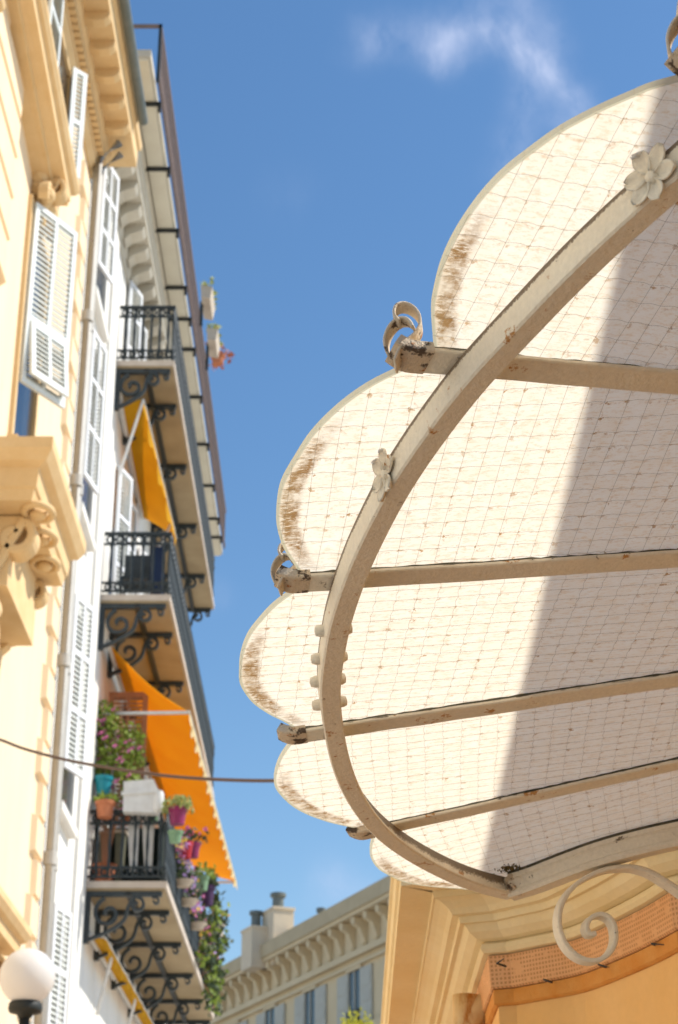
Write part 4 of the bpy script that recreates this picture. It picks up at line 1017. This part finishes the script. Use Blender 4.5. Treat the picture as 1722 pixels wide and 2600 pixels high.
for k, (xa, xb, yt, yb2) in enumerate(((248, 282, 2118, 2225), (288, 318, 2115, 2212))):
    p0, p1 = onY(xa, yb2, YN + .42), onY(xb, yt, YN + .42)
    t = thing('tall_planter', ('olive tub nearest the wall behind the lowest railing', 'olive tub second from the wall behind the lowest railing')[k], 'planter', (p0.x, p0.y, CZ + 6.435), 'olive tubs on the lowest balcony')
    MB().prism([(p0.x + .03, YN + .42, CZ + 6.435), (p1.x - .03, YN + .42, CZ + 6.435), (p1.x, YN + .42, p1.z), (p0.x, YN + .42, p1.z)], (0, .22, 0)).build('tub', 'olive', t)
    MB().bx(p0.x - .02, p1.x + .02, YN + .40, YN + .66, p1.z + .001, p1.z + .05).build('rim', 'saucer', t)
scn = thing('dark_gap_sheet', 'dark green sheet added behind the bars of the lowest balcony to darken the gaps', 'dark_sheet', (-3.1, YN + .8, CZ + 6.435))  # invented sheets, put in to make the gaps between the bars dark
MB().bx(XF + .03, -2.63, YN + .72, YN + .735, CZ + 6.44, CZ + 7.42).build('cross_panel', 'dark_sheet', scn)
MB().bx(-2.635, -2.622, YN + .08, 37.2, CZ + 6.44, CZ + 7.40).build('outer_panel', 'dark_sheet', scn)
# navy chair back on the middle balcony
ch = thing('navy_chair', 'dark chair with navy cloth standing on the middle balcony', 'chair', (-3.2, 26.6, CZ + 10.86))
MB().bx(-3.45, -2.85, 26.75, 26.79, CZ + 11.2, CZ + 11.85).build('backrest', 'dark_iron', ch)
MB().bx(-2.98, -2.80, 26.3, 26.74, CZ + 11.0, CZ + 11.8).build('draped_cloth', 'navy', ch)
MB().bx(-3.45, -2.99, 26.3, 26.74, CZ + 11.25, CZ + 11.30).build('seat', 'dark_iron', ch)
for xx in (-3.43, -3.01):
    for yy in (26.32, 26.72): MB().bx(xx - .015, xx + .015, yy - .015, yy + .015, CZ + 10.86, CZ + 11.249).build('leg', 'dark_iron', ch)
# planters along the outer railing of the lowest balcony
XO = -2.57
spec = [('green_pot', 'pale green pot tucked under the magenta pot', 445, 2140, .11, .17, 'green_plastic', None, None),
        ('red_planter', 'bright red planter on the outer balcony railing', 472, 2180, .11, .26, 'red', None, None),
        ('crimson_pot', 'crimson pot beside the red planter', 490, 2178, .12, .24, 'magenta', 'leaf_dark', 'pink'),
        ('lime_pot', 'lime green pot with leafy plant further along the railing', 512, 2262, .13, .25, 'green_plastic', 'leaf', None),
        ('violet_pot', 'dark violet pot below the orange awning tip', 526, 2300, .14, .36, 'violet', 'leaf_dark', 'lilac'),
        ('far_pot', 'pot with yellow flowers near the far end of the railing', 552, 2380, .15, .25, 'saucer', 'leaf_dark', 'gold')]
for nm, lb_, x, y_, r, h_, mm_, pl_, fl in spec:
    p = onX(x, y_, XO + .18 + .0 * x); pot(nm, lb_, (p.x, p.y, p.z), r, h_, mm_, pl_, 60, .24, .28, .06, flower=fl, fn=12, droop=.0, group='planters along the outer railing')
for k, (x, y_) in enumerate(((465, 2252), (500, 2360), (521, 2415), (478, 2300))):
    p = onX(x, y_, XO + .12)
    t = pot('saucer_pot', ('pale stone bowl nearest the corner on the outer railing', 'pale stone bowl third from the corner on the outer railing', 'pale stone bowl farthest along the outer railing', 'pale stone bowl second from the corner on the outer railing')[k], tuple(p), .17, .10, 'saucer', 'leaf_dark', 60, .26, .35, .07, group='stone bowls on the railing', cat='bowl', taper=.6)
# garland of little flowers strung down the outer railing, and the mass of creeper behind it
gl = thing('flower_garland', 'garland of pink, lilac and yellow flowers strung along the outer railing', 'garland', (XO + .06, 31, CZ + 7.2))
gpx = [(455, 2130), (462, 2175), (472, 2215), (482, 2255), (492, 2290), (502, 2320), (512, 2350), (524, 2385), (532, 2420), (541, 2450)]
gpt = catmull([onX(x, y, XO + .10) for x, y in gpx], 8)
mm_ = {k: MB() for k in ('pink', 'lilac', 'gold', 'leaf')}
for p in gpt:
    k = random.choice(('pink', 'lilac', 'lilac', 'pink', 'gold', 'leaf'))
    for q in range(11): mm_[k].leaf(p + V((random.gauss(.03, .05), random.gauss(0, .14), random.gauss(0, .07))), .043, asp=.8)
for k, b in mm_.items(): b.build('flowers' if k != 'leaf' else 'foliage', k, gl, kind='stuff')
MB().tube(gpt, .008, 5).build('string', 'leaf_dark', gl)
cr = thing('creeper', 'dark green creeper hanging over the far part of the flower balcony', 'plant', (XO + .15, 33, CZ + 6.8))
m_ = MB(); m2_ = MB(); ms_ = MB()
for x, y_, r, n_ in ((535, 2240, .16, 60), (545, 2290, .20, 100), (552, 2330, .2, 90), (535, 2370, .24, 120), (552, 2400, .24, 120), (540, 2440, .26, 150), (545, 2480, .28, 170), (572, 2390, .16, 50), (522, 2420, .2, 90), (540, 2530, .28, 150)):
    c = onX(x, y_, XO + .22)
    for q in range(n_):
        d = V((random.gauss(0, .5), random.gauss(0, 1.3), random.gauss(0, .8))) * r * .70
        if q % 5 < 2: continue
        (m_ if random.random() < .6 else m2_).leaf(c + d, random.uniform(.05, .10))
    ms_.tube([(XO, c.y, CZ + 6.5), tuple(c)], [.015, .008], 5)
m_.build('foliage', 'leaf_dark', cr, kind='stuff'); m2_.build('light_foliage', 'leaf', cr, kind='stuff'); ms_.build('stem', 'wood_pink', cr, kind='stuff')
# boxes hung outside the roof terrace
for k, (x0_, y0_, x1_, y1_) in enumerate(((516, 746, 543, 812), (528, 848, 558, 908))):
    a = onX((x0_ + x1_) / 2 - 4, y1_, -2.70); Lh = .85 if k == 0 else .75
    t = thing('roof_planter', ('nearer of two grey-white window boxes hung outside the roof terrace', 'farther of two grey-white window boxes hung outside the roof terrace')[k], 'planter', tuple(a), 'boxes hung from the roof terrace')
    z_ = CZ + 19.15; z_ = max(z_, a.z); a = V((a.x, a.y - Lh, a.z))
    MB().prism([(-2.76, a.y, z_ + .02), (-2.58, a.y, z_ - .02), (-2.54, a.y, z_ + .26), (-2.78, a.y, z_ + .30)], (0, Lh, 0)).build('box', 'saucer', t)
    m_ = MB()
    for q in range(50): m_.leaf((random.uniform(-2.78, -2.52), a.y + random.uniform(-.1, Lh + .1), z_ + .28 + abs(random.gauss(0, .09))), random.uniform(.05, .09))
    m_.build('foliage', 'leaf_pale', t, kind='stuff')
    MB().bx(-2.80, -2.74, a.y + .3, a.y + .36, CZ + 18.9, z_ + .1).build('hook', 'dark_iron', t)
p = onX(553, 925, -2.66)
t = pot('red_plant_pot', 'reddish potted plant at the far end of the roof boxes', (p.x, p.y, max(p.z, CZ + 19.15)), .16, .22, 'terracotta', None, group='boxes hung from the roof terrace')
m_ = MB()
for q in range(70): m_.leaf(V((p.x, p.y, max(p.z, CZ + 19.15) + .3)) + V((random.gauss(0, .16), random.gauss(0, .25), random.gauss(0, .14))), .07)
m_.build('foliage', 'terracotta', t, kind='stuff')

# ================================================================== CABLE AND LAMP
cb = [onD(x, y_, t) for x, y_, t in ((-60, 1862, 15.5), (0, 1878, 15.2), (61, 1901, 14.9), (150, 1925, 14.5), (233, 1942, 14.1), (367, 1963, 13.4), (480, 1975, 12.8), (640, 1982, 12.0), (800, 1980, 11.2), (1000, 1972, 10.4))]
lw = onD(-60, 1862, 15.5)
mp_ = onD(1185, 1966, 9.55)
cb = [V((XF, lw.y + .3, lw.z + .08))] + cb + [mp_]
MB().tube([V((mp_.x, mp_.y, zb + .2)), V((mp_.x, mp_.y, mp_.z + .15))], .025, 8).build('cable_mast', 'zinc', shop)
o = MB().tube(catmull(cb, 6), .0122, 8).build('cable', 'cable', None, smooth=True)
o['label'] = 'dark brown cable sagging across the street'; o['category'] = 'cable'
g = onD(70, 2480, 13.0); rg = .20
lamp = thing('street_lamp', 'street lamp with white globe on a dark pole at lower left', 'street lamp', (g.x, g.y, 0))
def sph(c, r, n=28, m_=18): return [(max(.0005, r * math.sin(math.pi * k / m_)), -r * math.cos(math.pi * k / m_)) for k in range(m_ + 1)]
MB().lathe(g, sph(g, rg), 36).build('globe', 'globe', lamp, smooth=True)
MB().lathe(g + V((0, 0, -rg - .065)), [(.040, -.03), (.06, .0), (.112, .012), (.122, .035), (.118, .075), (.10, .09)], 24).build('cap', 'black_iron', lamp, smooth=True)
MB().lathe((g.x, g.y, 0), [(.11, 0), (.11, .5), (.06, .6), (.045, 1.2), (.038, g.z - rg - .1)], 16).build('pole', 'black_iron', lamp, smooth=True)

# ================================================================== FAR BUILDING
A0 = V((1.88, 70.8, 0)); B0 = V((-5.62, 88.4, 0)); ED = (B0 - A0).normalized(); NO = V((-ED.y, ED.x, 0))
if NO.y > 0: NO = -NO
ZF = CZ + 17.5
fb = thing('far_apartments', 'beige apartment block with bracketed cornice closing the street', 'building', tuple(A0 + ED * 8))
def fbox(name, s0, s1, d0, d1, za, zb_, m, par):
    return MB().box(A0 + ED * ((s0 + s1) / 2) + NO * ((d0 + d1) / 2) + V((0, 0, (za + zb_) / 2)), ED * ((s1 - s0) / 2), NO * ((d1 - d0) / 2), V((0, 0, (zb_ - za) / 2))).build(name, m, par)
S0, S1 = -16, 32
fbox('wall', S0, S1, -10, -.8, 0, ZF - .6, 'far_wall', fb)
fc = fbox('cornice', S0, S1, -.9, 0, ZF - .62, ZF, 'far_roof', fb)
fbox('moulding', S0, S1, -.79, -.10, ZF - .78, ZF - .622, 'far_wall', fc)
fbox('moulding', S0, S1, -.79, -.55, ZF - 2.25, ZF - 2.0, 'far_wall', fc)
fbox('moulding', S0, S1, -.79, -.62, ZF - 2.6, ZF - 2.48, 'far_wall', fc)
fbox('sill_course', S0, S1, -.79, -.35, ZF - 5.55, ZF - 5.15, 'far_wall', fb)
bm_ = MB()
vsb = [(0, -.04), (.62, -.04), (.60, -.30), (.34, -.45), (.20, -.80), (.12, -1.05), (0, -1.1)]
bm_.prism([NO * d + ED * -.16 + V((0, 0, z)) for d, z in vsb], ED * .32); bme = bm_.mesh('bracket')
s = S0 + .3
while s < S1:
    put('bracket', bme, 'far_wall', fc, A0 + ED * s + NO * -.79 + V((0, 0, ZF - .78))); s += 1.22
s = -14.3
k = 0
while s < S1 - 2:
    wn = fbox('window', s - .55, s + .55, -.9, -.76, ZF - 5.14, ZF - 2.75, 'dark_room', fb)
    fbox('frame_bar', s - .04, s + .04, -.755, -.72, ZF - 5.14, ZF - 2.75, 'far_shut', wn)
    fbox('lintel', s - .75, s + .75, -.79, -.66, ZF - 2.74, ZF - 2.61, 'far_wall', wn)
    for sg in (-1, 1):
        so_ = fbox('shutter', s + sg * 1.18 - .58, s + sg * 1.18 + .58, -.78, -.70, ZF - 5.14, ZF - 2.76, 'far_shut', fb)
        for zz in (-5.0, -4.2, -3.6): fbox('panel', s + sg * 1.18 - .46, s + sg * 1.18 + .46, -.699, -.68, ZF + zz + .05, ZF + zz + .52, 'far_shut', so_)
    fbox('window_railing', s - .6, s + .6, -.69, -.60, ZF - 5.14, ZF - 4.35 if k % 3 else ZF - 4.5, 'dark_iron', fb)
    w2 = fbox('window', s - .55, s + .55, -.9, -.76, ZF - 9.4, ZF - 6.4, 'dark_room', fb)
    for sg in (-1, 1): fbox('shutter', s + sg * 1.18 - .58, s + sg * 1.18 + .58, -.78, -.70, ZF - 9.4, ZF - 6.4, 'far_shut', fb)
    s += 4.8; k += 1
def chimney(px, py, wd, h_, lab, potr):
    c = onD(px, py, 84); c.z = ZF - 1.0
    t = thing('chimney', lab, 'chimney', tuple(c), 'chimneys on the far roof')
    top = onD(px, py, 84).z
    MB().box((c.x, c.y, (c.z + top) / 2), ED * wd * .75, NO * wd * .5, V((0, 0, (top - c.z) / 2))).build('stack', 'chimney', t)
    MB().box((c.x, c.y, top + .06), ED * wd * .80, NO * wd * .55, V((0, 0, .06))).build('cap', 'chimney', t)
    MB().lathe((c.x, c.y, top + .12), [(potr, 0), (potr * .9, .1), (potr * .9, h_ * .78), (potr * 1.25, h_ * .8), (potr * 1.25, h_)], 14).build('pot', 'zinc', t)
chimney(706, 2318, 1.0, .78, 'taller cream chimney with metal pot on the far roof', .30)
chimney(650, 2365, .9, .80, 'shorter cream chimney left of the taller one', .26)
c = onD(815, 2318, 78)
o = MB().lathe((c.x, c.y, ZF - .8), [(.12, 0), (.10, .9), (.10, c.z - ZF + .8), (.20, c.z - ZF + .82), (.20, c.z - ZF + 1.0)], 10).build('roof_vent', 'zinc', None)
o['label'] = 'small metal vent pipe on the far roof'; o['category'] = 'vent'
MB().box(A0 + ED * 8 + NO * -5.4 + V((0, 0, ZF + .3)), ED * 24, NO * 4.4, V((0, 0, .3))).build('roof', 'far_roof', fb)
# yellow bush at the foot of the frame
p = onD(905, 2596, 40)
yb = thing('yellow_bush', 'small yellow-green bush peeking over the bottom edge', 'bush', (p.x, p.y, 0))
m_ = MB()
for q in range(260): m_.leaf(p + V((random.gauss(0, .16), random.gauss(0, .2), -.1 + random.gauss(0, .14))), .06)
m_.build('foliage', mat('yellow_leaf', (.55, .50, .05), (.40, .42, .05), 5, .7, 0, transl=.4), yb)
m_ = MB(); m_.tube([(p.x, p.y, 0), (p.x + .05, p.y, p.z * .5), (p.x, p.y, p.z)], [.06, .05, .03], 8)
for q in range(6):
    a = q * 1.05; m_.tube([(p.x, p.y, p.z - .6), (p.x + .2 * math.cos(a), p.y + .2 * math.sin(a), p.z - .1)], [.02, .008], 5)
m_.build('trunk', 'wood_pink', yb)
